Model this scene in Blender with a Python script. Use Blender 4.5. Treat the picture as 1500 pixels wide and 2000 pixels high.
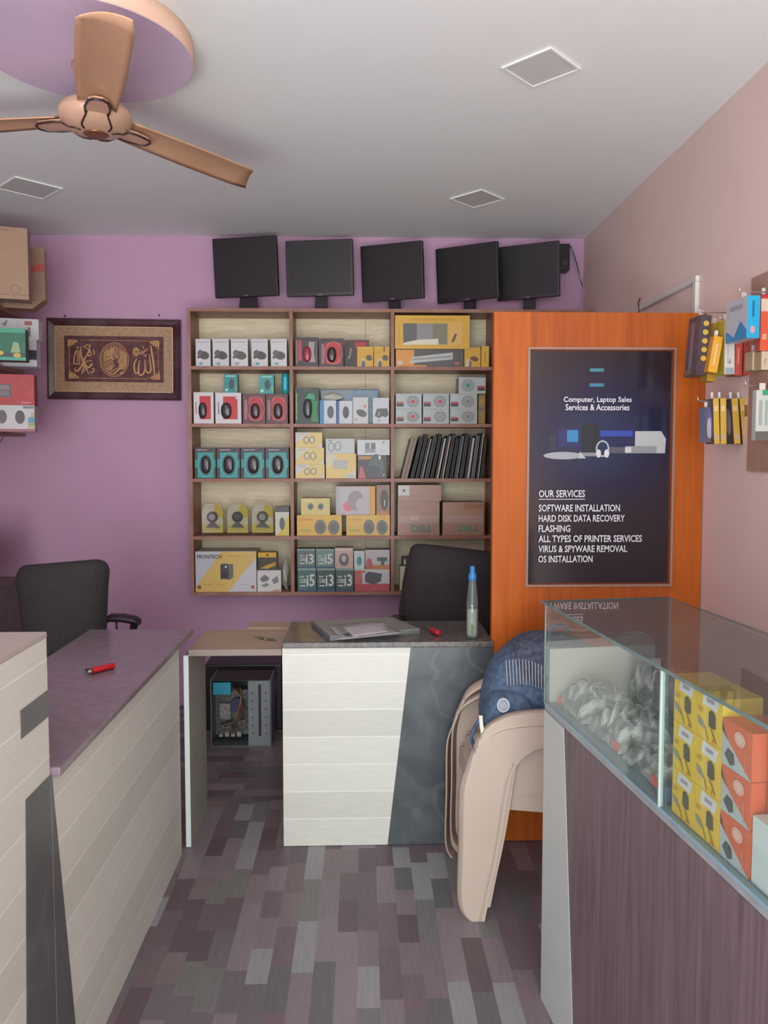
import bpy, bmesh, math, random
from mathutils import Vector, Matrix
random.seed(7)
for o in list(bpy.data.objects): bpy.data.objects.remove(o)
SC = bpy.context.scene
COL = SC.collection
PI = math.pi
R = math.radians

# ------------------------------------------------------------------ camera
EYE = Vector((0, 0, 1.45)); YAW = R(1.57); PITCH = R(3.3); FPX = 1500.0; CX, CY = 750.0, 969.5
cam_d = bpy.data.cameras.new('camera'); cam = bpy.data.objects.new('camera', cam_d); COL.objects.link(cam)
cam.location = EYE; cam.rotation_euler = (PI/2 - PITCH, 0, -YAW)
cam_d.sensor_fit = 'VERTICAL'; cam_d.sensor_height = 36.0; cam_d.sensor_width = 27.0
cam_d.lens = 36.0*FPX/2000.0; cam_d.shift_y = (CY-1000.0)/2000.0; cam_d.clip_start = 0.02
SC.camera = cam
# measuring helpers: turn a measurement on the photograph into a position on a known plane of the room
_f = Vector((math.sin(YAW)*math.cos(PITCH), math.cos(YAW)*math.cos(PITCH), -math.sin(PITCH)))
_r = Vector((math.cos(YAW), -math.sin(YAW), 0)); _u = _r.cross(_f)
def ray(px, py): return _f + _r*((px-CX)/FPX) + _u*((CY-py)/FPX)
def P(px, py, Y): d = ray(px, py); return EYE + d*(Y/d.y)
def Z(px, py, z): d = ray(px, py); return EYE + d*((z-EYE.z)/d.z)
def XP(px, py, X): d = ray(px, py); return EYE + d*(X/d.x)

# ------------------------------------------------------------------ light and exposure
SC.view_settings.view_transform = 'Standard'; SC.view_settings.look = 'None'
SC.view_settings.gamma = 1.0; SC.view_settings.use_curve_mapping = False
SC.view_settings.exposure = -0.15
W = bpy.data.worlds.new('world'); SC.world = W; W.use_nodes = True
bg = W.node_tree.nodes['Background']; bg.inputs[0].default_value = (0.80, 0.88, 1.0, 1); bg.inputs[1].default_value = 0.9
def area(name, loc, rot, sx, sy, power, col):
    l = bpy.data.lights.new(name, 'AREA'); l.shape = 'RECTANGLE'; l.size = sx; l.size_y = sy; l.energy = power; l.color = col
    o = bpy.data.objects.new(name, l); COL.objects.link(o); o.location = loc; o.rotation_euler = rot; return o
# daylight entering through the open shop front behind the camera
area('shopfront_daylight', (-0.4, -2.75, 1.3), (R(90), 0, 0), 3.2, 2.4, 150, (0.94, 1.0, 0.985))
# unseen fill lamp low in the room, added to brighten ceiling and side walls
area('added_ceiling_fill', (-0.4, -1.3, 0.08), (R(165), 0, 0), 3.0, 1.6, 230, (0.92, 1.0, 0.98))

# ------------------------------------------------------------------ materials
MC = {}
def lin(h):
    h = h.lstrip('#'); v = [int(h[i:i+2], 16)/255 for i in (0, 2, 4)]
    return tuple(c/12.92 if c <= .04045 else ((c+.055)/1.055)**2.4 for c in v) + (1,)
def mix(a, b, t): return tuple(a[i]*(1-t)+b[i]*t for i in range(3)) + (1,)
def newmat(key):
    m = bpy.data.materials.new(key); m.use_nodes = True
    nt = m.node_tree; return m, nt, nt.nodes['Principled BSDF']
def mat(h, rough=.55, metal=0.0, var=.05, scale=18, stretch=(1, 1, 1), spec=.5, bump=0, coat=0):
    key = f'{h}_{rough}_{metal}_{var}_{scale}_{stretch}_{spec}_{bump}_{coat}'
    if key in MC: return MC[key]
    m, nt, p = newmat('mat_' + h.lstrip('#')); N = nt.nodes; L = nt.links
    c = lin(h)
    tc = N.new('ShaderNodeTexCoord'); mp = N.new('ShaderNodeMapping'); nz = N.new('ShaderNodeTexNoise'); cr = N.new('ShaderNodeValToRGB')
    mp.inputs['Scale'].default_value = stretch; nz.inputs['Scale'].default_value = scale; nz.inputs['Detail'].default_value = 4
    L.new(tc.outputs['Object'], mp.inputs[0]); L.new(mp.outputs[0], nz.inputs['Vector']); L.new(nz.outputs['Fac'], cr.inputs[0])
    cr.color_ramp.elements[0].position = .3; cr.color_ramp.elements[1].position = .7
    cr.color_ramp.elements[0].color = mix(c, (0, 0, 0, 1), var); cr.color_ramp.elements[1].color = mix(c, (1, 1, 1, 1), var*.6)
    L.new(cr.outputs[0], p.inputs['Base Color'])
    p.inputs['Roughness'].default_value = rough; p.inputs['Metallic'].default_value = metal; p.inputs['Specular IOR Level'].default_value = spec
    p.inputs['Coat Weight'].default_value = coat; p.inputs['Coat Roughness'].default_value = .08
    if bump:
        b = N.new('ShaderNodeBump'); b.inputs['Strength'].default_value = bump; b.inputs['Distance'].default_value = .004
        L.new(nz.outputs['Fac'], b.inputs['Height']); L.new(b.outputs[0], p.inputs['Normal'])
    MC[key] = m; return m
def dusty(name, tint, ior, dust, dcol='#9a9a98'):
    m = glassmat(name, tint, ior); nt = m.node_tree; N = nt.nodes; L = nt.links
    if 'dust' in m: return m
    m['dust'] = 1; out = N['Material Output']; src = out.inputs[0].links[0].from_socket
    d = N.new('ShaderNodeBsdfDiffuse'); d.inputs[0].default_value = lin(dcol); x = N.new('ShaderNodeMixShader'); x.inputs[0].default_value = dust
    nz = N.new('ShaderNodeTexNoise'); nz.inputs['Scale'].default_value = 9; mr = N.new('ShaderNodeMapRange'); mr.inputs[3].default_value = dust*.6; mr.inputs[4].default_value = dust*1.4
    tc = N.new('ShaderNodeTexCoord'); L.new(tc.outputs['Object'], nz.inputs['Vector']); L.new(nz.outputs['Fac'], mr.inputs[0]); L.new(mr.outputs[0], x.inputs[0])
    L.new(src, x.inputs[1]); L.new(d.outputs[0], x.inputs[2]); L.new(x.outputs[0], out.inputs[0]); return m
def flat(h, rough=.5): return mat(h, rough, var=.0)
def grain(h1, h2, stretch=(1, 1, 12), scale=8, rough=.45, h3=None, coat=0, obj='Object'):
    key = f'g{h1}{h2}{stretch}{scale}{rough}{h3}{coat}{obj}'
    if key in MC: return MC[key]
    m, nt, p = newmat('grain_' + h1.lstrip('#')); N = nt.nodes; L = nt.links
    tc = N.new('ShaderNodeTexCoord'); mp = N.new('ShaderNodeMapping'); nz = N.new('ShaderNodeTexNoise'); cr = N.new('ShaderNodeValToRGB')
    mp.inputs['Scale'].default_value = stretch; nz.inputs['Scale'].default_value = scale; nz.inputs['Detail'].default_value = 6; nz.inputs['Distortion'].default_value = .6
    L.new(tc.outputs[obj], mp.inputs[0]); L.new(mp.outputs[0], nz.inputs['Vector']); L.new(nz.outputs['Fac'], cr.inputs[0])
    cr.color_ramp.elements[0].position = .32; cr.color_ramp.elements[1].position = .68
    cr.color_ramp.elements[0].color = lin(h1); cr.color_ramp.elements[1].color = lin(h2)
    if h3: e = cr.color_ramp.elements.new(.5); e.color = lin(h3)
    L.new(cr.outputs[0], p.inputs['Base Color']); p.inputs['Roughness'].default_value = rough
    p.inputs['Coat Weight'].default_value = coat; p.inputs['Coat Roughness'].default_value = .1; p.inputs['Specular IOR Level'].default_value = .35
    MC[key] = m; return m
def glassmat(name, tint, ior=1.5, rough=.0):
    if name in MC: return MC[name]
    m = bpy.data.materials.new(name); m.use_nodes = True; N = m.node_tree.nodes; L = m.node_tree.links; N.clear()
    out = N.new('ShaderNodeOutputMaterial'); mx = N.new('ShaderNodeMixShader'); fr = N.new('ShaderNodeFresnel'); tr = N.new('ShaderNodeBsdfTransparent'); gl = N.new('ShaderNodeBsdfGlossy')
    fr.inputs[0].default_value = ior; tr.inputs[0].default_value = tint; gl.inputs['Roughness'].default_value = rough
    ge = N.new('ShaderNodeNewGeometry'); ml = N.new('ShaderNodeMix'); ml.inputs[2].default_value = ior; ml.inputs[3].default_value = 1/ior
    L.new(ge.outputs['Backfacing'], ml.inputs[0]); L.new(ml.outputs[0], fr.inputs[0])
    L.new(fr.outputs[0], mx.inputs[0]); L.new(tr.outputs[0], mx.inputs[1]); L.new(gl.outputs[0], mx.inputs[2]); L.new(mx.outputs[0], out.inputs[0])
    MC[name] = m; return m

# ------------------------------------------------------------------ mesh builder
TXT = {}
def text_mesh(s, bold):
    k = (s, bold)
    if k in TXT: return TXT[k]
    c = bpy.data.curves.new('t', 'FONT'); c.body = s; c.size = 1; c.resolution_u = 2; c.offset = .018 if bold else 0.0
    o = bpy.data.objects.new('t', c); COL.objects.link(o)
    dg = bpy.context.evaluated_depsgraph_get(); me = bpy.data.meshes.new_from_object(o.evaluated_get(dg))
    v = [tuple(x.co) for x in me.vertices]; f = [tuple(p.vertices) for p in me.polygons]
    bpy.data.objects.remove(o); bpy.data.curves.remove(c); bpy.data.meshes.remove(me)
    xs = [a[0] for a in v] or [0]; ys = [a[1] for a in v] or [0]
    x0, x1, y0, y1 = min(xs), max(xs), min(ys), max(ys)
    TXT[k] = ([((a[0]-x0)/(x1-x0), (a[1]-y0)/(y1-y0)) for a in v], f); return TXT[k]
class MB:
    def __init__(s): s.v = []; s.f = []; s.mi = []; s.sm = []; s.mats = []
    def m(s, mt):
        if mt not in s.mats: s.mats.append(mt)
        return s.mats.index(mt)
    def add(s, vs, fs, mt, smooth=False, M=None):
        b = len(s.v)
        for q in vs:
            q = Vector(q); s.v.append(tuple(M @ q if M is not None else q))
        i = s.m(mt)
        for f in fs: s.f.append(tuple(b+k for k in f)); s.mi.append(i); s.sm.append(smooth)
        return s
    def box(s, x0, x1, y0, y1, z0, z1, mt, bev=0, M=None):
        if bev <= 0:
            vs = [(x, y, z) for z in (z0, z1) for y in (y0, y1) for x in (x0, x1)]
            return s.add(vs, [(0, 2, 3, 1), (4, 5, 7, 6), (0, 1, 5, 4), (2, 6, 7, 3), (0, 4, 6, 2), (1, 3, 7, 5)], mt, False, M)
        bm = bmesh.new(); bmesh.ops.create_cube(bm, size=1)
        for v in bm.verts: v.co = Vector(((x0+x1)/2+v.co.x*(x1-x0), (y0+y1)/2+v.co.y*(y1-y0), (z0+z1)/2+v.co.z*(z1-z0)))
        bmesh.ops.bevel(bm, geom=bm.edges[:], offset=min(bev, .49*min(x1-x0, y1-y0, z1-z0)), segments=3, affect='EDGES', profile=.5)
        return s.frombm(bm, mt, False, M)
    def frombm(s, bm, mt, smooth=False, M=None):
        bm.verts.index_update(); vs = [v.co.copy() for v in bm.verts]; fs = [tuple(v.index for v in f.verts) for f in bm.faces]
        bm.free(); return s.add(vs, fs, mt, smooth, M)
    def prism(s, pts, vec, mt, smooth=False, M=None):
        n = len(pts); a = [Vector(p) for p in pts]; vec = Vector(vec); vs = a + [p+vec for p in a]
        nrm = Vector((0, 0, 0))
        for i in range(n): nrm += a[i].cross(a[(i+1) % n])
        if nrm.dot(vec) > 0: F = [tuple(range(n))[::-1], tuple(range(n, 2*n))]; sd = [(i, (i+1) % n, n+(i+1) % n, n+i) for i in range(n)]
        else: F = [tuple(range(n)), tuple(range(n, 2*n))[::-1]]; sd = [(i, n+i, n+(i+1) % n, (i+1) % n) for i in range(n)]
        s.add(vs, F, mt, False, M); b = len(s.v)-2*n; i0 = s.m(mt)
        for f in sd: s.f.append(tuple(b+k for k in f)); s.mi.append(i0); s.sm.append(smooth)
        return s
    def loft(s, secs, mt, smooth=True, closed=True, caps=True, M=None):
        n = len(secs[0]); vs = [p for sec in secs for p in sec]; fs = []
        rng = n if closed else n-1
        for k in range(len(secs)-1):
            for i in range(rng): fs.append((k*n+i, k*n+(i+1) % n, (k+1)*n+(i+1) % n, (k+1)*n+i))
        s.add(vs, fs, mt, smooth, M)
        if caps and closed:
            b = len(s.v)-len(vs); i0 = s.m(mt)
            s.f.append(tuple(b+i for i in range(n))[::-1]); s.mi.append(i0); s.sm.append(False)
            s.f.append(tuple(b+(len(secs)-1)*n+i for i in range(n))); s.mi.append(i0); s.sm.append(False)
        return s
    def cyl(s, p0, p1, r0, r1, mt, n=20, smooth=True, M=None):
        p0 = Vector(p0); p1 = Vector(p1); d = (p1-p0).normalized(); a = d.orthogonal().normalized(); b = d.cross(a)
        return s.loft([[p+(a*math.cos(2*PI*i/n)+b*math.sin(2*PI*i/n))*r for i in range(n)] for p, r in ((p0, r0), (p1, r1))], mt, smooth, M=M)
    def lathe(s, prof, c, mt, n=32, smooth=True, M=None):
        c = Vector(c); return s.loft([[c+Vector((r*math.cos(2*PI*i/n), r*math.sin(2*PI*i/n), z)) for i in range(n)] for r, z in prof], mt, smooth, M=M)
    def tube(s, pts, r, mt, n=8, M=None, flatten=None):
        pts = [Vector(p) for p in pts]; secs = []; up = None
        for i, p in enumerate(pts):
            d = (pts[min(i+1, len(pts)-1)]-pts[max(i-1, 0)]).normalized()
            if up is None: up = d.orthogonal().normalized()
            up = (up-d*up.dot(d)).normalized(); b = d.cross(up)
            rr = r[i] if isinstance(r, (list, tuple)) else r
            secs.append([p+(up*math.cos(2*PI*k/n)+b*math.sin(2*PI*k/n))*rr for k in range(n)])
        if flatten: secs = [[Vector((q.x, flatten[0]+(q.y-flatten[0])*flatten[1], q.z)) for q in sec] for sec in secs]
        return s.loft(secs, mt, True, M=M)
    def ell(s, c, rx, ry, rz, mt, nu=20, nv=12, e=1.0, M=None):
        c = Vector(c); sg = lambda v: math.copysign(abs(v)**e, v); secs = []
        for j in range(nv+1):
            t = -PI/2+PI*j/nv; t = max(-PI/2+.03, min(PI/2-.03, t))
            secs.append([c+Vector((rx*sg(math.cos(t))*sg(math.cos(2*PI*i/nu)), ry*sg(math.cos(t))*sg(math.sin(2*PI*i/nu)), rz*sg(math.sin(t)))) for i in range(nu)])
        return s.loft(secs, mt, True, M=M)
    def surf(s, fn, nu, nv, th, mt, M=None, smooth=True):
        # sheet fn(u,v)->point with thickness th along its normal
        P0 = [[Vector(fn(i/nu, j/nv)) for i in range(nu+1)] for j in range(nv+1)]; A = []; B = []
        for j in range(nv+1):
            for i in range(nu+1):
                du = P0[j][min(i+1, nu)]-P0[j][max(i-1, 0)]; dv = P0[min(j+1, nv)][i]-P0[max(j-1, 0)][i]
                n = du.cross(dv); n = n.normalized() if n.length > 1e-9 else Vector((0, 0, 1))
                A.append(P0[j][i]+n*th/2); B.append(P0[j][i]-n*th/2)
        w = nu+1; K = len(A); fs = []
        for j in range(nv):
            for i in range(nu):
                a = j*w+i; fs.append((a, a+1, a+w+1, a+w)); fs.append((K+a, K+a+w, K+a+w+1, K+a+1))
        for i in range(nu): fs.append((i, K+i, K+i+1, i+1)); a = nv*w+i; fs.append((a, a+1, K+a+1, K+a))
        for j in range(nv): a = j*w; fs.append((a, a+w, K+a+w, K+a)); a = j*w+nu; fs.append((a, K+a, K+a+w, a+w))
        return s.add(A+B, fs, mt, smooth, M)
    def text(s, t, x, z, w, h, y, mt, bold=True, M=None):
        v, f = text_mesh(t, bold); return s.add([(x+a*w, y, z+b*h) for a, b in v], f, mt, False, M)
    def build(s, name, parent=None, loc=None, rz=0, rot=None):
        me = bpy.data.meshes.new(name); me.from_pydata(s.v, [], s.f)
        for mt in s.mats: me.materials.append(mt)
        for i, p in enumerate(me.polygons): p.material_index = s.mi[i]; p.use_smooth = s.sm[i]
        me.update(); o = bpy.data.objects.new(name, me); COL.objects.link(o)
        if parent: o.parent = parent
        if loc is not None: o.location = loc
        if rz: o.rotation_euler = (0, 0, rz)
        if rot: o.rotation_euler = rot
        return o
def tag(o, label, cat, group=None, kind=None):
    o['label'] = label; o['category'] = cat
    if group: o['group'] = group
    if kind: o['kind'] = kind
    return o
def thing(name, label, cat, loc=(0, 0, 0), rz=0, group=None):
    o = bpy.data.objects.new(name, None); COL.objects.link(o); o.empty_display_size = .05
    o.location = loc; o.rotation_euler = (0, 0, rz); return tag(o, label, cat, group)
def struct(mb, name, label=None, cat=None):
    o = mb.build(name); o['kind'] = 'structure'
    if label: o['label'] = label; o['category'] = cat
    return o
def cyc(cx, cz, rx, rz, n=20, a=0):
    o = []
    for i in range(n):
        t = 2*PI*i/n; x, z = rx*math.cos(t), rz*math.sin(t); o.append((cx+x*math.cos(a)-z*math.sin(a), cz+x*math.sin(a)+z*math.cos(a)))
    return o
def prints(mb, w, h, pr, y0=0.0, x0=None, z0=0.0, step=.00035):
    """flat printed shapes on a face: u,v run 0..1 over the face"""
    if x0 is None: x0 = -w/2
    y = y0
    for q in pr:
        y -= step; k = q[0]
        if k == 'r': pts = [(q[1], q[2]), (q[3], q[2]), (q[3], q[4]), (q[1], q[4])]; c = q[5]
        elif k == 'e': pts = [((a)/w, (b)/h) for a, b in cyc(q[1]*w, q[2]*h, q[3]*w, q[4]*h, 20, R(q[6]) if len(q) > 6 else 0)]; c = q[5]
        elif k == 'p': pts = q[1]; c = q[2]
        elif k == 't': mb.text(q[1], x0+q[2]*w, z0+q[3]*h, q[4]*w, q[5]*h, y, flat(q[6])); continue
        elif k == 'o':   # ring
            a = cyc(q[1]*w, q[2]*h, q[3]*w, q[4]*h, 24); b = cyc(q[1]*w, q[2]*h, q[3]*w-q[5], q[4]*h-q[5], 24)
            vs = [(x0+p[0], y, z0+p[1]) for p in a+b]; mb.add(vs, [(i, (i+1) % 24, 24+(i+1) % 24, 24+i) for i in range(24)], flat(q[6])); continue
        mb.add([(x0+p[0]*w, y, z0+p[1]*h) for p in pts], [tuple(range(len(pts)))], flat(c, .4))
# ================================================================== THE ROOM
XL, XR, YB, YF, HC = -2.14, 1.243, 4.36, -2.9, 2.645
m_purple = mat('#c59cba', .75, var=.03, scale=3, bump=.05)
m_tan = mat('#e3cbc0', .75, var=.04, scale=3, bump=.05)
m_ceil = mat('#edefee', .85, var=.02, scale=3)
def floor_material():
    m, nt, p = newmat('plank_vinyl'); N = nt.nodes; L = nt.links
    def math_(op, a, b=None):
        n = N.new('ShaderNodeMath'); n.operation = op
        for i, v in enumerate((a, b)):
            if v is None: continue
            if isinstance(v, (int, float)): n.inputs[i].default_value = v
            else: L.new(v, n.inputs[i])
        return n.outputs[0]
    tc = N.new('ShaderNodeTexCoord'); sp = N.new('ShaderNodeSeparateXYZ'); L.new(tc.outputs['Object'], sp.inputs[0])
    x, y = sp.outputs[0], sp.outputs[1]
    sw = math_('GREATER_THAN', y, 3.14); inv = math_('SUBTRACT', 1.0, sw)
    a = math_('ADD', math_('MULTIPLY', x, inv), math_('MULTIPLY', y, sw)); b = math_('ADD', math_('MULTIPLY', y, inv), math_('MULTIPLY', x, sw))
    ci = math_('FLOOR', math_('DIVIDE', math_('ADD', a, 8.013), .0615))
    w1 = N.new('ShaderNodeTexWhiteNoise'); w1.noise_dimensions = '1D'; L.new(ci, w1.inputs['W'])
    ln = math_('ADD', math_('MULTIPLY', w1.outputs['Value'], .13), .13)
    cj = math_('FLOOR', math_('ADD', math_('DIVIDE', math_('ADD', b, 9.0), ln), math_('MULTIPLY', w1.outputs['Value'], 7.3)))
    cb = N.new('ShaderNodeCombineXYZ'); L.new(ci, cb.inputs[0]); L.new(cj, cb.inputs[1])
    w2 = N.new('ShaderNodeTexWhiteNoise'); w2.noise_dimensions = '3D'; L.new(cb.outputs[0], w2.inputs['Vector'])
    cr = N.new('ShaderNodeValToRGB'); cr.color_ramp.interpolation = 'CONSTANT'; L.new(w2.outputs['Value'], cr.inputs[0])
    pal = ['#6a595f', '#7b6a70', '#6e6c6d', '#85767b', '#74656a', '#7d7b7b', '#8a7c82', '#766e72', '#9a989a', '#8f8287']
    el = cr.color_ramp.elements; el[0].color = lin(pal[0]); el[1].position = .1; el[1].color = lin(pal[1])
    for i in range(2, 10): e = el.new(i*.1); e.color = lin(pal[i])
    mp = N.new('ShaderNodeMapping'); nz = N.new('ShaderNodeTexNoise'); mp.inputs['Scale'].default_value = (60, 5, 1); nz.inputs['Scale'].default_value = 2; nz.inputs['Detail'].default_value = 5
    cv = N.new('ShaderNodeCombineXYZ'); L.new(a, cv.inputs[0]); L.new(b, cv.inputs[1]); L.new(cv.outputs[0], mp.inputs[0]); L.new(mp.outputs[0], nz.inputs['Vector'])
    mx = N.new('ShaderNodeMixRGB'); mx.blend_type = 'MULTIPLY'; mx.inputs[0].default_value = .35
    c2 = N.new('ShaderNodeValToRGB'); L.new(nz.outputs['Fac'], c2.inputs[0]); c2.color_ramp.elements[0].position = .3; c2.color_ramp.elements[1].position = .7; c2.color_ramp.elements[0].color = (.55, .55, .55, 1)
    L.new(cr.outputs[0], mx.inputs[1]); L.new(c2.outputs[0], mx.inputs[2]); L.new(mx.outputs[0], p.inputs['Base Color'])
    p.inputs['Roughness'].default_value = .42; return m
struct(MB().box(XL-.1, XR+.1, YF, YB+.1, -.1, 0, floor_material()), 'floor')
struct(MB().box(XL-.1, XR+.1, YF, YB+.1, HC, HC+.1, m_ceil), 'ceiling')
struct(MB().box(XL, XR, YB, YB+.1, 0, HC, m_purple), 'wall_back')
struct(MB().box(XR, XR+.1, YF, YB+.1, 0, HC, m_tan), 'wall_right')
struct(MB().box(XL-.1, XL, YF, YB+.1, 0, HC, m_purple), 'wall_left')

# ---- partition door with a framed panel, standing between desk and right wall
YD = 2.77
m_or = grain('#ab500e', '#bc5e12', (10, 10, .8), 3, .5, '#b4580e')
m_or2 = grain('#984410', '#b05614', (14, 14, .8), 3, .5)
dx0 = P(963, 900, YD).x; dx1 = P(1382, 900, YD).x; dx1 = min(dx1, XR-.003); dz1 = P(1150, 610, YD).z
px0 = P(1033, 900, YD).x; px1 = P(1312, 900, YD).x; pz1 = P(1170, 683, YD).z; pz0 = P(1170, 1141, YD).z
door = thing('door_1', 'orange varnished wooden partition door carrying the dark services poster', 'door', (0, YD, 0)); door['kind'] = 'structure'
b = MB(); b.box(dx0, px0, 0, .035, .004, dz1, m_or).box(px1, dx1, 0, .035, .004, dz1, m_or); b.build('stile', door)
b = MB(); b.box(px0, px1, 0, .035, pz1, dz1, m_or2).box(px0, px1, 0, .035, .004, pz0, m_or2); b.build('rail', door)
MB().box(px0, px1, .014, .03, pz0, pz1, m_or2).build('inner_panel', door)
mo = flat('#9a7a6e', .35); b = MB(); t = .008
for r_ in ((px0-t, px0, pz0-t, pz1+t), (px1, px1+t, pz0-t, pz1+t), (px0, px1, pz1, pz1+t), (px0, px1, pz0-t, pz0)):
    b.box(r_[0], r_[1], -.006, 0, r_[2], r_[3], mo)
b.build('bead_moulding', door)

# ---- services poster, glazed, in the recess of the door
def poster():
    w, h = px1-px0-.006, pz1-pz0-.006
    m, nt, p = newmat('poster_print'); N = nt.nodes; L = nt.links
    tc = N.new('ShaderNodeTexCoord'); cr = N.new('ShaderNodeValToRGB'); gr = N.new('ShaderNodeTexGradient'); gr.gradient_type = 'SPHERICAL'
    mp = N.new('ShaderNodeMapping'); mp.inputs['Location'].default_value = (0, 0, -.78); mp.inputs['Scale'].default_value = (2.7, 1, 3.4)
    mp.vector_type = 'POINT'; mp.inputs['Location'].default_value = (0, 0, -3.4*.62*h)
    L.new(tc.outputs['Object'], mp.inputs[0]); L.new(mp.outputs[0], gr.inputs[0]); L.new(gr.outputs[0], cr.inputs[0])
    cr.color_ramp.elements[0].color = lin('#2f262d'); cr.color_ramp.elements[1].color = lin('#2d3f5c'); e = cr.color_ramp.elements.new(.45); e.color = lin('#292842')
    L.new(cr.outputs[0], p.inputs['Base Color']); p.inputs['Roughness'].default_value = .12; p.inputs['Specular IOR Level'].default_value = .45
    b = MB(); b.box(-w/2, w/2, 0, .004, 0, h, m)
    W_ = '#d5d3da'
    pr = [('r', .42, .912, .52, .926, '#3c7f8c'), ('r', .42, .848, .52, .862, '#3b7a94')]
    # the row of machines in the picture: desktop monitor, tower, headphones, laptop, printer
    pr += [('e', .24, .553, .14, .016, '#9fa0a8'), ('r', .14, .575, .19, .64, '#23233a'), ('r', .20, .59, .345, .668, '#22215e'), ('r', .265, .612, .343, .662, '#2f7fb4'),
           ('r', .375, .565, .49, .69, '#171a22'), ('r', .485, .60, .745, .69, '#1a1c4a'), ('r', .50, .635, .73, .66, '#2d45a0'), ('r', .35, .55, .47, .566, '#8a8a90'),
           ('r', .56, .563, .68, .59, '#55535f'), ('p', [(.355, .57), (.40, .541), (.345, .541)], '#b8b8bc'),
           ('p', [(.745, .615), (.745, .658), (.93, .658), (.965, .625), (.96, .563), (.745, .563)], '#b3b4b8'), ('r', .68, .563, .90, .594, '#8d8f92'), ('r', .675, .566, .72, .59, '#c2c4c6'),
           ('o', .515, .583, .048, .036, .006, '#b0b0b8'), ('e', .487, .562, .018, .018, '#d0d0d4'), ('e', .545, .562, .018, .018, '#d0d0d4')]
    T = lambda s, u0, v0, u1, v1: ('t', s, u0, v0, u1-u0, v1-v0, W_)
    pr += [T('Computer, Laptop Sales', .235, .775, .715, .805), T('Services & Accessories', .248, .746, .70, .773),
           T('OUR SERVICES', .068, .374, .395, .405), ('r', .068, .364, .395, .367, W_),
           T('SOFTWARE INSTALLATION', .068, .312, .645, .343), T('HARD DISK DATA RECOVERY', .068, .268, .68, .298), T('FLASHING', .068, .224, .293, .254),
           T('ALL TYPES OF PRINTER SERVICES', .068, .180, .805, .210), T('VIRUS & SPYWARE REMOVAL', .068, .136, .70, .166), T('OS INSTALLATION', .068, .092, .455, .122)]
    prints(b, w, h, pr)
    o = b.build('poster', None, ((px0+px1)/2, YD+.0095, pz0+.003)); tag(o, 'dark blue services poster set into the orange door', 'poster')
poster()

# ---- ceiling: recessed square lights, round dropped disc, fan
def diamond(px, py, half, label):
    c = Z(px, py, HC); t = thing('ceiling_light', label, 'ceiling light', (c.x, c.y, HC-.001), R(45), 'unlit square ceiling lights')
    b = MB(); h = half; w = .007
    for r_ in ((-h, h, -h, -h+w), (-h, h, h-w, h), (-h, -h+w, -h+w, h-w), (h-w, h, -h+w, h-w)): b.box(r_[0], r_[1], r_[2], r_[3], -.006, 0, mat('#eaeae8', .5, var=.01))
    b.build('frame', t); MB().box(-h+w, h-w, -h+w, h-w, -.003, -.0005, mat('#cfcfce', .6, var=.01)).build('diffuser', t)
diamond(1057, 131, .088, 'square ceiling light nearest the camera, high on the right')
diamond(932, 387, .092, 'square ceiling light above the fourth monitor from the left')
diamond(58, 366, .105, 'square ceiling light left of the fan, above the picture')
m_peach = mat('#eac3ac', .7, var=.02); m_lil = mat('#c9b3cd', .75, var=.03)
DC = Vector((-.792, 2.29, 0))
b = MB(); b.lathe([(.0, 2.585), (.30, 2.585)], (DC.x, DC.y, 0), m_lil, 64, False); tw = MB()
tw.lathe([(.298, 2.586), (.300, 2.588), (.300, HC-.002), (.298, HC-.001)], (DC.x, DC.y, 0), m_peach, 96, True)
disc = thing('ceiling_disc', 'round lilac ceiling rose with a peach rim behind the fan', 'ceiling rose')
tw.build('rim', disc); bb = MB(); bb.cyl((DC.x, DC.y, 2.584), (DC.x, DC.y, 2.5858), .299, .299, m_lil, 96); bb.build('underside', disc)
del b
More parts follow.
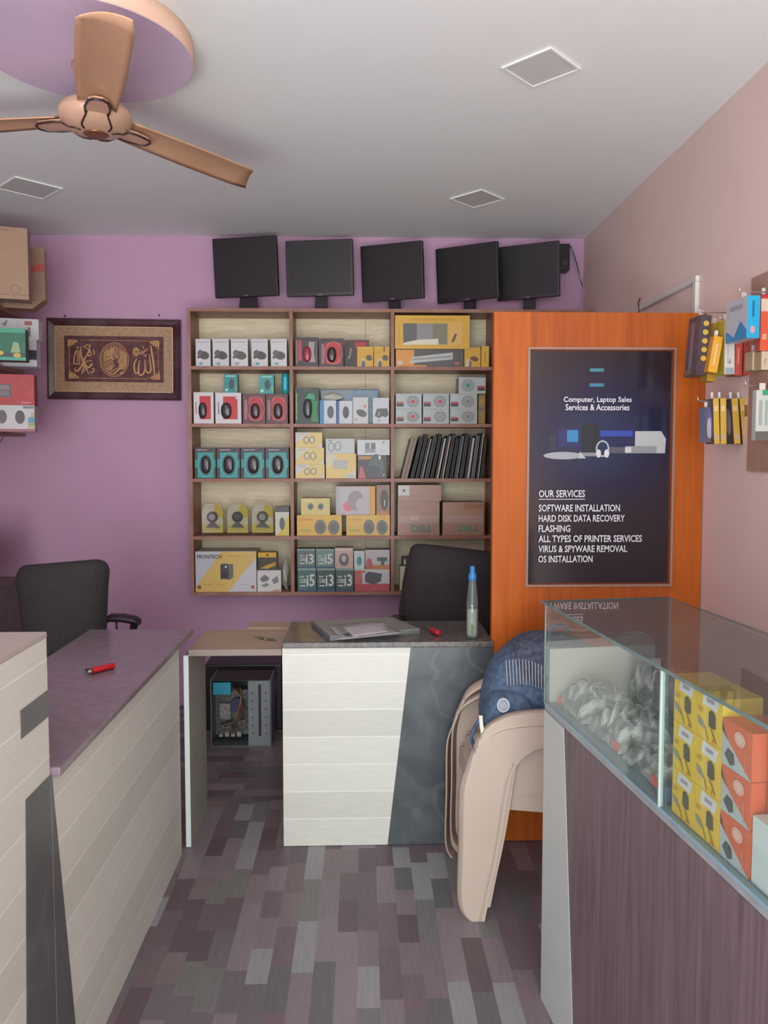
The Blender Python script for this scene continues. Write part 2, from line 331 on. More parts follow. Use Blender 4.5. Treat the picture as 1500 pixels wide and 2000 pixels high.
def fan():
    cu = mat('#c79a78', .4, .15, var=.05, scale=5); cud = mat('#8a5a42', .3, .6, var=.05); dk = flat('#3a2420', .3); lt = mat('#cfa98e', .25, .3, var=.03)
    c = Z(187, 236, 2.43); t = thing('ceiling_fan', 'bronze three-blade ceiling fan hanging below the lilac disc', 'fan', (c.x, c.y, 2.43))
    MB().lathe([(.0, -.040), (.04, -.038), (.075, -.028), (.100, -.006), (.105, .012), (.100, .030), (.080, .045), (.04, .052), (0, .053)], (0, 0, 0), lt, 48).build('motor_housing', t)
    MB().lathe([(.0, -.044), (.03, -.0435), (.036, -.0392), (.03, -.037), (0, -.0365)], (0, 0, 0), cud, 32).build('hub_cap', t)
    MB().cyl((0, 0, .05), (0, 0, .11), .013, .013, dk).build('down_rod', t)
    MB().lathe([(.015, .11), (.055, .125), (.065, .152), (.0, .1535)], (0, 0, 0), cu, 32).build('canopy', t)
    for a in FAN_ANG:
        M = Matrix.Rotation(R(a), 4, 'Z'); bl = MB(); secs = []
        for k in range(13):
            u = k/12; x = .10+u*.50; hw = .052+.012*math.sin(min(1, u*1.6)*PI/2); hw2 = hw
            if u > .93: hw2 = hw*.86
            zt = .004-.01*u; sec = []
            for i in range(9):
                v = -1+2*i/8; sec.append((x+(.03*v if u > .9 else 0)*(u-.9)*10, v*hw2, zt+.012*(1-v*v)-v*.009))
            for i in range(9):
                v = 1-2*i/8; sec.append((x+(.03*v if u > .9 else 0)*(u-.9)*10, v*hw2, zt+.012*(1-v*v)-v*.009-.004))
            secs.append(sec)
        bl.loft(secs, cu, True, M=M); blade = bl.build('blade', t)
        h = MB(); out = [(.075, -.03), (.12, -.034), (.165, -.026), (.18, -.012), (.18, .012), (.165, .026), (.12, .034), (.075, .03)]
        h.prism([(x, y, -.012) for x, y in out], (0, 0, .008), lt, M=M)
        h.tube([(x, y, -.0125) for x, y in out], .0035, dk, 6, M=M); h.build('blade_bracket', blade)
    # dark inlay curve lines on the housing underside
    s = MB()
    for a in FAN_ANG:
        for sg in (-1, 1):
            pts = []
            for k in range(9):
                u = k/8; ang = R(a)+sg*(.62-.30*math.cos(u*PI/1.0))*.9*(1 if u < 2 else 1); r_ = .10-.055*u
                zz = -.006-(.022)*min(1, (.10-r_)/.025) if r_ > .075 else -.028-.010*(.075-r_)/.035
                pts.append((r_*math.cos(ang), r_*math.sin(ang), zz-.001))
            s.tube(pts, .003, dk, 6)
    s.build('inlay_line', t)
FAN_ANG = (50, 173, 291)
fan()

# ================================================================== COUNTERS
m_cream = grain('#d9d7cd', '#e4e2d9', (3, 3, 1.2), 6, .35); 
def slat_material():
    m, nt, p = newmat('cream_plank_laminate'); N = nt.nodes; L = nt.links
    tc = N.new('ShaderNodeTexCoord'); sp = N.new('ShaderNodeSeparateXYZ'); L.new(tc.outputs['Object'], sp.inputs[0])
    dv = N.new('ShaderNodeMath'); dv.operation = 'DIVIDE'; dv.inputs[1].default_value = .102; L.new(sp.outputs[2], dv.inputs[0])
    fr = N.new('ShaderNodeMath'); fr.operation = 'FRACT'; L.new(dv.outputs[0], fr.inputs[0])
    fl = N.new('ShaderNodeMath'); fl.operation = 'FLOOR'; L.new(dv.outputs[0], fl.inputs[0])
    gt = N.new('ShaderNodeMath'); gt.operation = 'LESS_THAN'; gt.inputs[1].default_value = .035; L.new(fr.outputs[0], gt.inputs[0])
    wn = N.new('ShaderNodeTexWhiteNoise'); wn.noise_dimensions = '1D'; L.new(fl.outputs[0], wn.inputs['W'])
    cr = N.new('ShaderNodeValToRGB'); cr.color_ramp.elements[0].color = lin('#d3d1c8'); cr.color_ramp.elements[1].color = lin('#e0ded6'); L.new(wn.outputs['Value'], cr.inputs[0])
    nz = N.new('ShaderNodeTexNoise'); mp = N.new('ShaderNodeMapping'); mp.inputs['Scale'].default_value = (6, 6, 60); L.new(tc.outputs['Object'], mp.inputs[0]); L.new(mp.outputs[0], nz.inputs['Vector']); nz.inputs['Scale'].default_value = 3; nz.inputs['Detail'].default_value = 5
    m1 = N.new('ShaderNodeMixRGB'); m1.blend_type = 'MULTIPLY'; m1.inputs[0].default_value = .18; L.new(cr.outputs[0], m1.inputs[1]); L.new(nz.outputs['Fac'], m1.inputs[2])
    m2 = N.new('ShaderNodeMixRGB'); L.new(gt.outputs[0], m2.inputs[0]); L.new(m1.outputs[0], m2.inputs[1]); m2.inputs[2].default_value = lin('#e9e7e0')
    L.new(m2.outputs[0], p.inputs['Base Color']); p.inputs['Roughness'].default_value = .38
    bp = N.new('ShaderNodeBump'); bp.inputs['Strength'].default_value = .5; bp.inputs['Distance'].default_value = .002; L.new(gt.outputs[0], bp.inputs['Height']); bp.invert = True; L.new(bp.outputs[0], p.inputs['Normal'])
    return m
m_slat = slat_material()
def marble(h1, h2, hv):
    m, nt, p = newmat('dark_marble_laminate'); N = nt.nodes; L = nt.links
    tc = N.new('ShaderNodeTexCoord'); nz = N.new('ShaderNodeTexNoise'); nz.inputs['Scale'].default_value = 5; nz.inputs['Detail'].default_value = 8; nz.inputs['Distortion'].default_value = 1.5
    L.new(tc.outputs['Object'], nz.inputs['Vector']); cr = N.new('ShaderNodeValToRGB'); L.new(nz.outputs['Fac'], cr.inputs[0])
    e = cr.color_ramp.elements; e[0].position = .3; e[0].color = lin(h1); e[1].position = .75; e[1].color = lin(h2)
    wv = N.new('ShaderNodeTexWave'); wv.inputs['Scale'].default_value = 1.6; wv.inputs['Distortion'].default_value = 14; wv.inputs['Detail'].default_value = 3; wv.inputs['Detail Scale'].default_value = 1.4
    L.new(tc.outputs['Object'], wv.inputs['Vector']); c2 = N.new('ShaderNodeValToRGB'); L.new(wv.outputs['Fac'], c2.inputs[0]); c2.color_ramp.elements[0].position = .965; c2.color_ramp.elements[0].color = (0, 0, 0, 1); c2.color_ramp.elements[1].position = 1.0; c2.color_ramp.elements[1].color = (.1, .1, .1, 1)
    mx = N.new('ShaderNodeMixRGB'); L.new(c2.outputs[0], mx.inputs[0]); L.new(cr.outputs[0], mx.inputs[1]); mx.inputs[2].default_value = lin(hv); L.new(mx.outputs[0], p.inputs['Base Color'])
    p.inputs['Roughness'].default_value = .3; return m
m_marb = marble('#3c4045', '#5d6165', '#a0a2a4')
m_marb2 = marble('#4b4b4b', '#5f5f5f', '#9a9a98')
m_gran = mat('#80707a', .22, var=.06, scale=40, spec=.5)
m_gedge = mat('#5a4e50', .35, var=.2, scale=60)
m_board = grain('#a8917c', '#b59f8b', (1, 12, 1), 5, .45)
XC = -.655          # aisle face of the left-hand counters
# tall block nearest the camera
bl = thing('reception_counter', 'tall cream counter block at the left edge, with dark marble inlays', 'counter', (0, 0, 0))
zt = 1.45-352*1.58/1500
MB().box(-1.30, XC, .55, 1.588, 0, zt-.012, m_slat, .001).build('body', bl)
MB().box(-1.30, XC+.001, .549, 1.589, zt-.0115, zt, mat('#b0a29c', .35, var=.05, scale=10), .002).build('worktop', bl)
b = MB(); x = XC+.0012
def xpoly(mb, pts, mt, th=.0012): mb.prism([(XC+.0004, y, z) for y, z in pts], (th, 0, 0), mt)
xpoly(b, [(1.458, .902), (1.5875, .902), (1.5875, .957), (1.458, .957)], m_marb2)
xpoly(b, [(1.47, .777), (1.5875, .777), (1.5875, .003), (1.43, .003)], m_marb2); b.build('marble_inlay', bl)
# long low counter behind it
lc = thing('service_counter', 'long cream counter with a dark granite top on the left, red lighter on it', 'counter')
zl = .79
MB().box(-1.0, XC, 1.592, 2.71, 0, zl-.021, m_slat, .001).build('body', lc)
MB().box(-1.02, -.635, 1.592, 2.86, zl-.02, zl, m_gran, .004).build('worktop', lc)
b = MB(); xpoly(b, [(1.592, .768), (1.595, .768), (1.712, .003), (1.592, .003)], m_marb2); b.build('marble_inlay', lc)
# connecting table
ct = thing('side_table', 'narrow beige table bridging the left counter and the centre desk', 'table')
MB().box(-.633, -.297, 2.765, 3.08, .716, .734, m_board, .002).box(-.633, -.297, 2.763, 2.7655, .712, .735, mat('#8f8178', .5)).build('tabletop', ct)
MB().box(-.650, -.634, 2.764, 3.06, 0, .715, mat('#a5a297', .5, var=.06, scale=6)).build('leg_panel', ct)
MB().box(-.651, -.633, 2.7605, 2.7635, 0.002, .714, mat('#dfe6e4', .35, var=.02)).build('edge_band', ct)
bt = thing('back_table', 'low board table tucked behind the side table by the purple wall', 'table')
MB().box(-.47, -.05, 3.105, 3.21, .722, .737, m_board, .002).build('tabletop', bt)
for x_ in (-.26, -.07): MB().box(x_-.01, x_+.01, 3.115, 3.20, 0, .721, mat('#6b5d58', .5)).build('leg', bt)
# centre desk
cd = thing('centre_desk', 'cream and black fronted desk in the middle with a dark top', 'desk')
zc = .762; cx0, cx1 = P(553, 1400, YD).x, P(961, 1400, YD).x
b = MB(); xa, xb = P(802, 1268, YD-.01).x, P(757, 1668, YD-.01).x
b.prism([(cx0, YD-.012, .002), (xb, YD-.012, .002), (xa, YD-.012, zc-.022), (cx0, YD-.012, zc-.022)], (0, .012, 0), m_slat); b.build('front_panel', cd)
b = MB(); b.prism([(xb+.0005, YD-.012, .002), (cx1, YD-.012, .002), (cx1, YD-.012, zc-.022), (xa+.0005, YD-.012, zc-.022)], (0, .012, 0), m_marb); b.build('marble_panel', cd)
MB().box(cx0, cx1, YD-.022, 3.10, zc-.021, zc, mat('#57504e', .2, var=.12, scale=60), .004).build('worktop', cd)
MB().box(cx0, cx0+.018, YD+.001, 3.08, .002, zc-.022, m_cream).build('side_panel', cd)
MB().box(cx1-.018, cx1, YD+.001, 3.08, .002, zc-.022, m_cream).build('side_panel', cd)

# ================================================================== RIGHT-HAND GLASS COUNTER
O = Z(1057, 1950, 0); top_far = None
E = Vector((.115, -.993, 0)).normalized(); NI = Vector((-E.y, E.x, 0))   # E towards the camera, NI inwards
RZ = math.atan2(NI.y, NI.x)
def CL(u, t, z): return (O.x+NI.x*u+E.x*t, O.y+NI.y*u+E.y*t, z)
zg0 = 1.45-(1380-883)*O.y/1500; zg1 = 1.45-(1178-883)*O.y/1500
LEN = 1.55; WID = .335
gc = thing('display_counter', 'glass-topped display counter on brown laminate base at the right', 'counter', CL(0, 0, 0), RZ)
m_brown = grain('#5b4b4d', '#716063', (30, 30, 1.2), 2.5, .4, '#665659')
m_gblue = mat('#7d9aa6', .2, var=.05); m_gedge2 = mat('#5f7672', .15, var=.1, scale=20)
GL = dusty('clear_glass', (.95, .98, .96, 1), 1.45, .05, '#b0b4b0')
GLT = dusty('clear_glass_top', (.80, .84, .82, 1), 1.6, .16, '#8d8583')
MB().box(0, WID, -LEN, 0, .0, zg0-.022, m_brown).build('base_cabinet', gc)
MB().box(0.0, WID, -LEN, 0, zg0-.021, zg0-.008, mat('#8b8f90', .3, var=.1)).build('case_floor', gc)
b = MB(); b.prism([(-.0016, p[0], p[1]) for p in ((0, .001), (0, zg0-.022), (-.135, zg0-.022), (-.226, .001))], (.0012, 0, 0), mat('#b4bab8', .4, var=.03)); b.build('white_inlay', gc)
MB().box(-.002, WID, -LEN, 0, zg0-.0078, zg0-.0005, m_gblue, .001).build('shelf_glass', gc)
MB().box(-.008, WID+.008, -LEN, .008, zg1-.006, zg1, GLT).build('top_pane', gc)
b = MB(); b.box(-.0095, -.0082, -LEN, .008, zg1-.0065, zg1, m_gedge2).box(-.008, WID+.008, .0082, .0095, zg1-.0065, zg1, m_gedge2).box(WID+.0082, WID+.0095, -LEN, .008, zg1-.0065, zg1, m_gedge2)
b.build('pane_edge', gc)
MB().box(-.001, .004, -.598, -.001, zg0, zg1-.0065, GL).build('front_pane', gc)
MB().box(-.001, .004, -LEN, -.603, zg0, zg1-.0065, GL).build('front_pane', gc)
MB().box(.005, WID-.005, -.006, -.001, zg0, zg1-.0065, GL).build('end_pane', gc)
MB().box(-.003, .0, -.003, .0005, zg0, zg1-.0065, m_gedge2).build('corner_strip', gc)
MB().box(-.0035, .005, -.6025, -.5985, zg0, zg1-.0065, mat('#a9bdb8', .15)).build('joint_strip', gc)
MB().box(.008, .295, -.013, -.0065, zg0, 1.45-(1257-883)*2.03/1500, mat('#c9c6bd', .5, var=.04, scale=5)).build('end_board', gc)
MB().box(WID-.012, WID-.006, -LEN, -.014, zg0, zg1-.0065, mat('#6c5657', .4, var=.1, scale=6)).build('back_panel', gc)
# ================================================================== WALL SHELF UNIT
YS = 4.13           # front plane of the unit, which hangs on the back wall
m_trim = mat('#98634c', .45, var=.12, scale=10)
def backmat():
    m, nt, p = newmat('cream_grain_laminate'); N = nt.nodes; L = nt.links
    tc = N.new('ShaderNodeTexCoord'); mp = N.new('ShaderNodeMapping'); mp.inputs['Scale'].default_value = (3, 3, 30); nz = N.new('ShaderNodeTexNoise'); nz.inputs['Scale'].default_value = 3; nz.inputs['Detail'].default_value = 6; nz.inputs['Distortion'].default_value = .8
    L.new(tc.outputs['Object'], mp.inputs[0]); L.new(mp.outputs[0], nz.inputs['Vector']); cr = N.new('ShaderNodeValToRGB'); L.new(nz.outputs['Fac'], cr.inputs[0])
    e = cr.color_ramp.elements; e[0].position = .35; e[0].color = lin('#d9caa8'); e[1].position = .65; e[1].color = lin('#e9ddc0'); L.new(cr.outputs[0], p.inputs['Base Color']); p.inputs['Roughness'].default_value = .5
    return m
m_back = backmat()
ux = [P(x, 880, YS).x for x in (372, 570, 766.5, 963)]; ux.append(XR-.02)
uz = [P(660, y, YS).z for y in (1159, 1050, 938, 831, 719, 606)]   # bottom to top
T = .009
unit = thing('wall_shelf_unit', 'brown edged open wall shelving with cream back, full of boxed computer goods', 'shelf unit')
MB().box(ux[0]-T, ux[-1]+T, YB-.012, YB-.001, uz[0]-T, uz[-1]+T, m_back).build('back_panel', unit)
for i, x in enumerate(ux): MB().box(x-T, x+T, YS, YB-.0125, uz[0]-T, uz[-1]+T, m_trim).build('side_panel' if i in (0, 4) else 'divider', unit)
for z in uz:
    for k in range(4): MB().box(ux[k]+T+.0005, ux[k+1]-T-.0005, YS, YB-.0125, z-T, z+T, m_trim).build('shelf', unit)
for k, (xs) in enumerate(((P(714, 880, YB).x),)): MB().box(xs-.0012, xs+.0012, YB-.0135, YB-.0122, uz[0]+T, uz[-1]-T, flat('#8f8668')).build('seam', unit)

def X_(px, Y): return P(px, 880, Y).x
def carton(name, label, cat, x0, x1, yt, base, pr, row=None, zb=None, yo=.012, d=.07, side=None, rz=0, group=None, face=None, top=None, bev=0, extra=None):
    """box standing on shelf row `row` (or at height zb): printed front, plain sides"""
    Y = YS+yo; xa, xb = P(x0, yt+15, Y).x, P(x1, yt+15, Y).x; w = xb-xa
    z0 = (uz[row]+T+.0006) if zb is None else zb
    h = P((x0+x1)/2, yt, Y).z-z0
    t = thing(name, label, cat, ((xa+xb)/2, Y, z0), R(rz), group) if extra else None
    b = MB(); sd = side or base
    b.box(-w/2, w/2, 0, d, 0, h, mat(sd, .45, var=.02))
    b.add([(-w/2, -.0002, 0), (w/2, -.0002, 0), (w/2, -.0002, h), (-w/2, -.0002, h)], [(0, 1, 2, 3)], mat(face or base, .4, var=.02))
    if top: b.add([(-w/2, 0, h+.0003), (w/2, 0, h+.0003), (w/2, d, h+.0003), (-w/2, d, h+.0003)], [(0, 1, 2, 3)], mat(top, .45, var=.02))
    prints(b, w, h, pr, -.0003)
    if extra:
        b.build('carton', t); extra(t, w, h); return t, z0+h+.0006
    o = b.build(name, None, ((xa+xb)/2, Y, z0), R(rz)); tag(o, label, cat, group); return o, z0+h+.0006
def mouse_part(parent, cx, cz, w, h, col, name='mouse', ang=0, hl=True):
    b = MB(); m = flat(col, .18); M = Matrix.Translation((cx, -.001, cz)) @ Matrix.Rotation(R(ang), 4, 'Y')
    b.ell((0, 0, 0), w/2, .012, h/2, m, 16, 10, .85, M=M)
    b.box(-w*.05, w*.05, -.0128, -.0105, h*.12, h*.33, flat('#55555a', .3), M=M); return b.build(name, parent)
def card_mouse(cu, cv, ru, rv, c='#4a4648', a=-20):      # printed mouse picture
    return [('e', cu, cv, ru, rv, c, a), ('e', cu-ru*.3, cv+rv*.35, ru*.45, rv*.35, '#5e5a5c', a)]

# ---- column 1, top shelf: five white mouse boxes
lab = ['white mouse box at the left end of the top-left shelf', 'second white mouse box from the left on the top-left shelf', 'middle one of five white mouse boxes on the top-left shelf', 'fourth white mouse box from the left on the top-left shelf', 'white mouse box at the right end of the top-left shelf']
for i, (a, b_) in enumerate(((382, 411), (415, 447), (451, 484), (491, 523), (529, 560))):
    carton('mouse_box', lab[i], 'box', a, b_, 662, '#cfcfd0', [('r', .08, .86, .9, .92, '#b7babf'), ('e', .56, .40, .36, .15, '#4c4a4a', -14), ('e', .30, .48, .18, .12, '#625d5c', -20), ('e', .2, .33, .10, .05, '#584f50'), ('r', .25, .05, .47, .14, '#5fa39f' if i != 2 else '#8d9494'), ('r', .06, .06, .2, .12, '#b9c0d6')], row=4, side='#a9a9ab', rz=random.uniform(-3, 3), group='white mouse boxes on the top-left shelf')
# ---- column 1, second shelf
W1 = [('r', .30, .14, .86, .88, '#c2262f'), ('r', .10, .3, .14, .7, '#6c6c70')]
def winmouse(cx, cz, s=1.0, col='#3a3636'):
    return lambda t, w, h: mouse_part(t, (cx-.5)*w, cz*h, w*.42*s, h*.52*s, col)
_, zr = carton('mouse_box', 'white and red mouse box at the left end of the second shelf', 'box', 378, 417, 766, '#d3d0d2', W1, row=3, side='#b5b2bb', extra=winmouse(.45, .42), group='red window mouse boxes')
_, z2 = carton('mouse_box', 'wider white and red mouse box, second from left on the second shelf', 'box', 420.5, 471, 767, '#d6d3d4', W1+[('r', .78, .8, .92, .86, '#d6d3d4')], row=3, side='#b0adb0', extra=winmouse(.42, .42), group='red window mouse boxes')
DR = [('r', .28, .12, .88, .88, '#b3242f'), ('r', .08, .14, .18, .8, '#a8707a'), ('o', .57, .5, .38, .42, .0015, '#c9b5b6')]
_, z3 = carton('mouse_box', 'dark red mouse box with black mouse under the right teal box, left of a pair', 'box', 474, 518, 769, '#5d262e', DR, row=3, side='#452027', extra=winmouse(.55, .42))
_, z4 = carton('mouse_box', 'dark red mouse box with black mouse beside the left divider, second shelf', 'box', 519.5, 562, 769, '#57242c', DR, row=3, side='#452027', extra=winmouse(.55, .42))
TE = [('r', .12, .86, .86, .94, '#8fd0cb'), ('e', .56, .47, .2, .27, '#33434a'), ('r', .1, .08, .3, .22, '#a6dcd6'), ('r', .84, .1, .93, .4, '#8fae63')]
carton('mouse_box', 'small teal mouse box standing on the wider white and red mouse box', 'box', 437, 464, 731, '#1d8c8c', TE, zb=z2, yo=.02, d=.05, side='#0f5f62')
carton('mouse_box', 'small teal mouse box standing on the pair of dark red mouse boxes', 'box', 506, 535, 732, '#2a9a94', TE, zb=max(z3, z4), yo=.02, d=.05, side='#176c6a')
def capsule():
    Y = YS+.035; xa, xb = X_(551, Y), X_(565.5, Y); r = (xb-xa)/2; z0 = max(z4, z3); h = P(558, 729, Y).z-z0
    b = MB(); b.lathe([(0, 0), (r*.8, .001), (r, .006), (r, h-.012), (r*.8, h-.002), (0, h)], (0, 0, 0), mat('#1b9a9c', .3, var=.02), 24)
    b.add([(r*1.01*math.sin(a), -r*1.01*math.cos(a), z) for z in (h*.2, h*.8) for a in (-.45, -.15, .15, .45)], [(0, 1, 5, 4), (1, 2, 6, 5), (2, 3, 7, 6)], flat('#37b7cf', .3), True)
    tag(b.build('mouse_tube', None, ((xa+xb)/2, Y, z0)), 'upright teal tube pack beside the left column divider', 'tube pack')
capsule()
# ---- column 1, third shelf: four teal mouse packs
lab = ['teal mouse pack in black card at the left end of the third shelf', 'second teal mouse pack from the left on the third shelf', 'third teal mouse pack from the left on the third shelf', 'teal mouse pack beside the divider on the third shelf']
for i, (a, b_) in enumerate(((380, 421.5), (423, 468.5), (470, 517), (518.5, 564))):
    carton('mouse_pack', lab[i], 'mouse pack', a, b_, 874, '#33272c', [('r', .14, .02, .9, .84, '#239c98'), ('r', .02, .35, .98, .62, '#1f9391'), ('o', .52, .44, .34, .38, .002, '#8fd6d0'), ('e', .52, .44, .32, .36, '#1b6f6e'), ('r', .12, .90, .6, .94, '#9a8f92')],
           row=2, side='#2b2226', extra=winmouse(.52, .44, 1.1, '#3d3436'), group='teal mouse packs on the third shelf')
# ---- column 1, fourth shelf: three webcam blisters and a narrow box
CLR = glassmat('clear_plastic', (.93, .93, .9, 1), 1.4, .08)
lab = ['webcam in clear blister at the left end of the fourth shelf', 'webcam in clear blister, middle of three on the fourth shelf', 'webcam in clear blister beside the narrow yellow box']
for i, (a, b_) in enumerate(((389, 435), (438.5, 484), (487, 534))):
    Y = YS+.03; xa, xb = X_(a, Y), X_(b_, Y); w = xb-xa; z0 = uz[1]+T+.0008; h = P(a, 984, Y).z-z0
    t = thing('webcam_blister', lab[i], 'webcam pack', ((xa+xb)/2, Y, z0), 0, 'webcam blister packs')
    b = MB(); out = [(-.5, .08), (.5, .08), (.5, .8), (.36, .98), (-.36, .98), (-.5, .8)]
    b.prism([(p[0]*w*.9, .022, p[1]*h) for p in out], (0, .002, 0), mat('#cbc7b4', .4, var=.02))
    b.add([(-.45*w, .0215, .08*h), (.45*w, .0215, .08*h), (.45*w, .0215, .34*h), (-.45*w, .0215, .34*h)], [(0, 1, 2, 3)], flat('#c9bd62'))
    b.add([(0, .0213, .55*h), (.45*w, .0213, .55*h), (.45*w, .0213, .8*h), (.28*w, .0213, .96*h), (.1*w, .0213, .96*h)], [(0, 1, 2, 3, 4)], flat('#cbb64a')); b.build('backing_card', t)
    b = MB(); b.loft([[(x*w, y, z*h) for x, z in out] for x, y in ((0, .021),)]+[[(x*w*.86, 0, .06*h+(z-.06)*.86*h) for x, z in out]], CLR, False, caps=True); b.build('blister', t)
    b = MB(); b.cyl((0, .001, .58*h), (0, .020, .58*h), .22*w, .24*w, flat('#3a3434', .25), 24); b.build('webcam', t)
    MB().cyl((0, -.0005, .58*h), (0, .0008, .58*h), .13*w, .16*w, mat('#8d8b88' if i != 1 else '#5c5452', .1), 24).build('lens', t)
    MB().loft([[(-.08*w, .008, .4*h), (.08*w, .008, .4*h), (.08*w, .016, .4*h), (-.08*w, .016, .4*h)], [(-.27*w, .005, .26*h), (.3*w, .005, .24*h), (.3*w, .018, .24*h), (-.27*w, .018, .26*h)]], flat('#40383a', .4), False).build('clip', t)
carton('mouse_box', 'narrow yellow and white box with a black lid edge, right end of the fourth shelf', 'box', 537.5, 564.5, 990, '#c7c4b4', [('r', 0, .82, 1, 1, '#4c4440'), ('p', [(0, 0), (1, 0), (1, .75), (.72, .5), (.3, .1)], '#c9b640'), ('e', .5, .42, .2, .22, '#55555a')], row=1, side='#8a8560')
# ---- column 1, bottom shelf
carton('speaker_carton', 'large white and yellow speaker carton on the bottom-left shelf', 'carton', 381.5, 500.5, 1077, '#c4c4cd', [
    ('p', [(0, 0), (.53, 0), (1, .82), (1, .99), (.42, .99), (.0, .1)], '#d9b967'), ('p', [(.5, .0), (.53, 0), (1, .85), (1, .0)], '#c6c6cc'), ('t', 'FRONTECH', .03, .82, .4, .10, '#3a4436'), ('r', .5, .875, .76, .9, '#d0a050'),
    ('p', [(.41, .34), (.56, .30), (.62, .36), (.62, .68), (.46, .71), (.41, .68)], '#6e6a66'), ('r', .41, .32, .545, .68, '#4a4747'), ('e', .50, .62, .02, .026, '#d8d8d8'), ('r', .425, .34, .53, .50, '#3b3837'),
    ('e', .06, .12, .035, .05, '#8f6a40'), ('e', .94, .12, .03, .045, '#b8504a'), ('r', .15, .18, .27, .195, '#b79a58'), ('r', .35, .18, .5, .195, '#c09f52'), ('r', .75, .18, .88, .195, '#a9a9b4')], row=0, side='#b6b09a', d=.16)
def crumple(name, label, cat, x0, x1, yt, zb, Yc, d, col, seed=1, amp=.3, rough=.25, prn=None):
    rnd = random.Random(seed); xa, xb = X_(x0, Yc), X_(x1, Yc); w = xb-xa; h = P((x0+x1)/2, yt, Yc).z-zb
    bm = bmesh.new(); bmesh.ops.create_icosphere(bm, subdivisions=4, radius=1); K = [(Vector((rnd.uniform(-1, 1), rnd.uniform(-1, 1), rnd.uniform(-1, 1))).normalized(), rnd.uniform(.75, 1.0)) for _ in range(26)]
    for v in bm.verts:
        n = v.co.normalized(); s = min(k/max(.25, n.dot(a)) for a, k in K if n.dot(a) > .2) if any(n.dot(a) > .2 for a, k in K) else 1
        s = min(s, 1.15); v.co = Vector((n.x*s*w/2, n.y*s*d/2, h/2+n.z*s*h/2))
    mn = min(v.co.z for v in bm.verts); mx_ = max(v.co.z for v in bm.verts)
    for v in bm.verts: v.co.z = (v.co.z-mn)*h/(mx_-mn)
    b = MB(); b.frombm(bm, mat(col, rough, var=.12, scale=60), False)
    if prn: prn(b, w, h)
    return tag(b.build(name, None, ((xa+xb)/2, Yc, zb)), label, cat)
zb0 = uz[0]+T+.0006
_, zq = carton('accessory_pouch', 'flat white printed pouch at the front of the bottom-left shelf', 'pouch', 502.5, 549, 1114, '#d3d0cd', [('p', [(.1, .6), (.3, .8), (.5, .66), (.45, .5), (.2, .45)], '#6f6d6f'), ('p', [(.15, .3), (.4, .42), (.5, .3), (.3, .2)], '#85858a'), ('p', [(.6, .55), (.85, .75), (.9, .45), (.7, .35)], '#7d7d80'), ('p', [(.55, .02), (.95, .02), (.9, .14)], '#c98a80')], row=0, side='#b9b6b4', d=.05)
carton('adapter_box', 'black and yellow box lying on the white pouch, bottom-left shelf', 'box', 504, 541, 1079, '#3f3526', [('r', 0, .72, .95, 1, '#d5aa25'), ('p', [(.1, .1), (.5, .3), (.95, .45), (.9, .25), (.5, .08)], '#c79b28'), ('e', .5, .86, .07, .07, '#7c2a22')], zb=zq, yo=.02, d=.06, side='#97741a')
crumple('plastic_packet', 'crumpled silvery packet leaning at the right of the bottom-left shelf', 'packet', 549, 564, 1088, zb0, YS+.06, .07, '#b3aca2', 5)

# ---- column 2, top shelf
def dkm(col): return lambda t, w, h: mouse_part(t, .02*w, .42*h, w*.38, h*.55, col)
DK = [('r', .05, .1, .1, .9, '#8a8284'), ('r', .9, .1, .94, .9, '#6d6468'), ('p', [(.55, .15), (.88, .15), (.82, .5), (.86, .85), (.6, .85)], '#a59a9a'), ('r', .14, .2, .28, .9, '#c23a55')]
carton('gaming_mouse_box', 'dark box with a red mouse at the left of the top middle shelf', 'box', 576.5, 621, 659, '#3d2a30', DK, row=4, side='#2c2226', extra=dkm('#a03448'))
carton('gaming_mouse_box', 'dark box with black mouse on red card, top middle shelf', 'box', 623, 671, 661, '#453035', [('r', .10, .1, .22, .8, '#a06a74'), ('p', [(.28, .1), (.9, .1), (.86, .5), (.9, .85), (.28, .85)], '#c5262e'), ('o', .58, .48, .36, .40, .0018, '#cbb9ba')], row=4, side='#2c2226', extra=dkm('#33302f'))
carton('gaming_mouse_box', 'dark red box partly hidden behind two yellow mouse boxes', 'box', 673, 721, 664, '#5e2329', [('r', .02, .0, .42, .9, '#3a2a28'), ('p', [(.1, .3), (.22, .35), (.3, .7), (.24, .7), (.2, .45)], '#9d8f88'), ('r', .42, .72, .9, .92, '#b32631')], row=4, side='#3c2226', yo=.055)
YM = [('p', [(.2, 0), (.3, .42), (.42, .4), (.55, .0)], '#c9c2b8'), ('p', [(.24, 0), (.34, .34), (.5, .2), (.5, 0)], '#5b5560'), ('e', .74, .44, .2, .14, '#5c4c44', -25), ('r', .1, .9, .8, .95, '#ddb63a')]
carton('mouse_box', 'left one of two yellow mouse boxes on the top middle shelf', 'box', 697.5, 729, 677, '#d3a320', YM, row=4, side='#b98e1d', d=.038)
carton('mouse_box', 'right one of two yellow mouse boxes, beside the divider on the top middle shelf', 'box', 730.5, 760.5, 677, '#cfa022', YM+[('r', .62, .75, .7, .98, '#5f3b1a')], row=4, side='#b98e1d', d=.05)
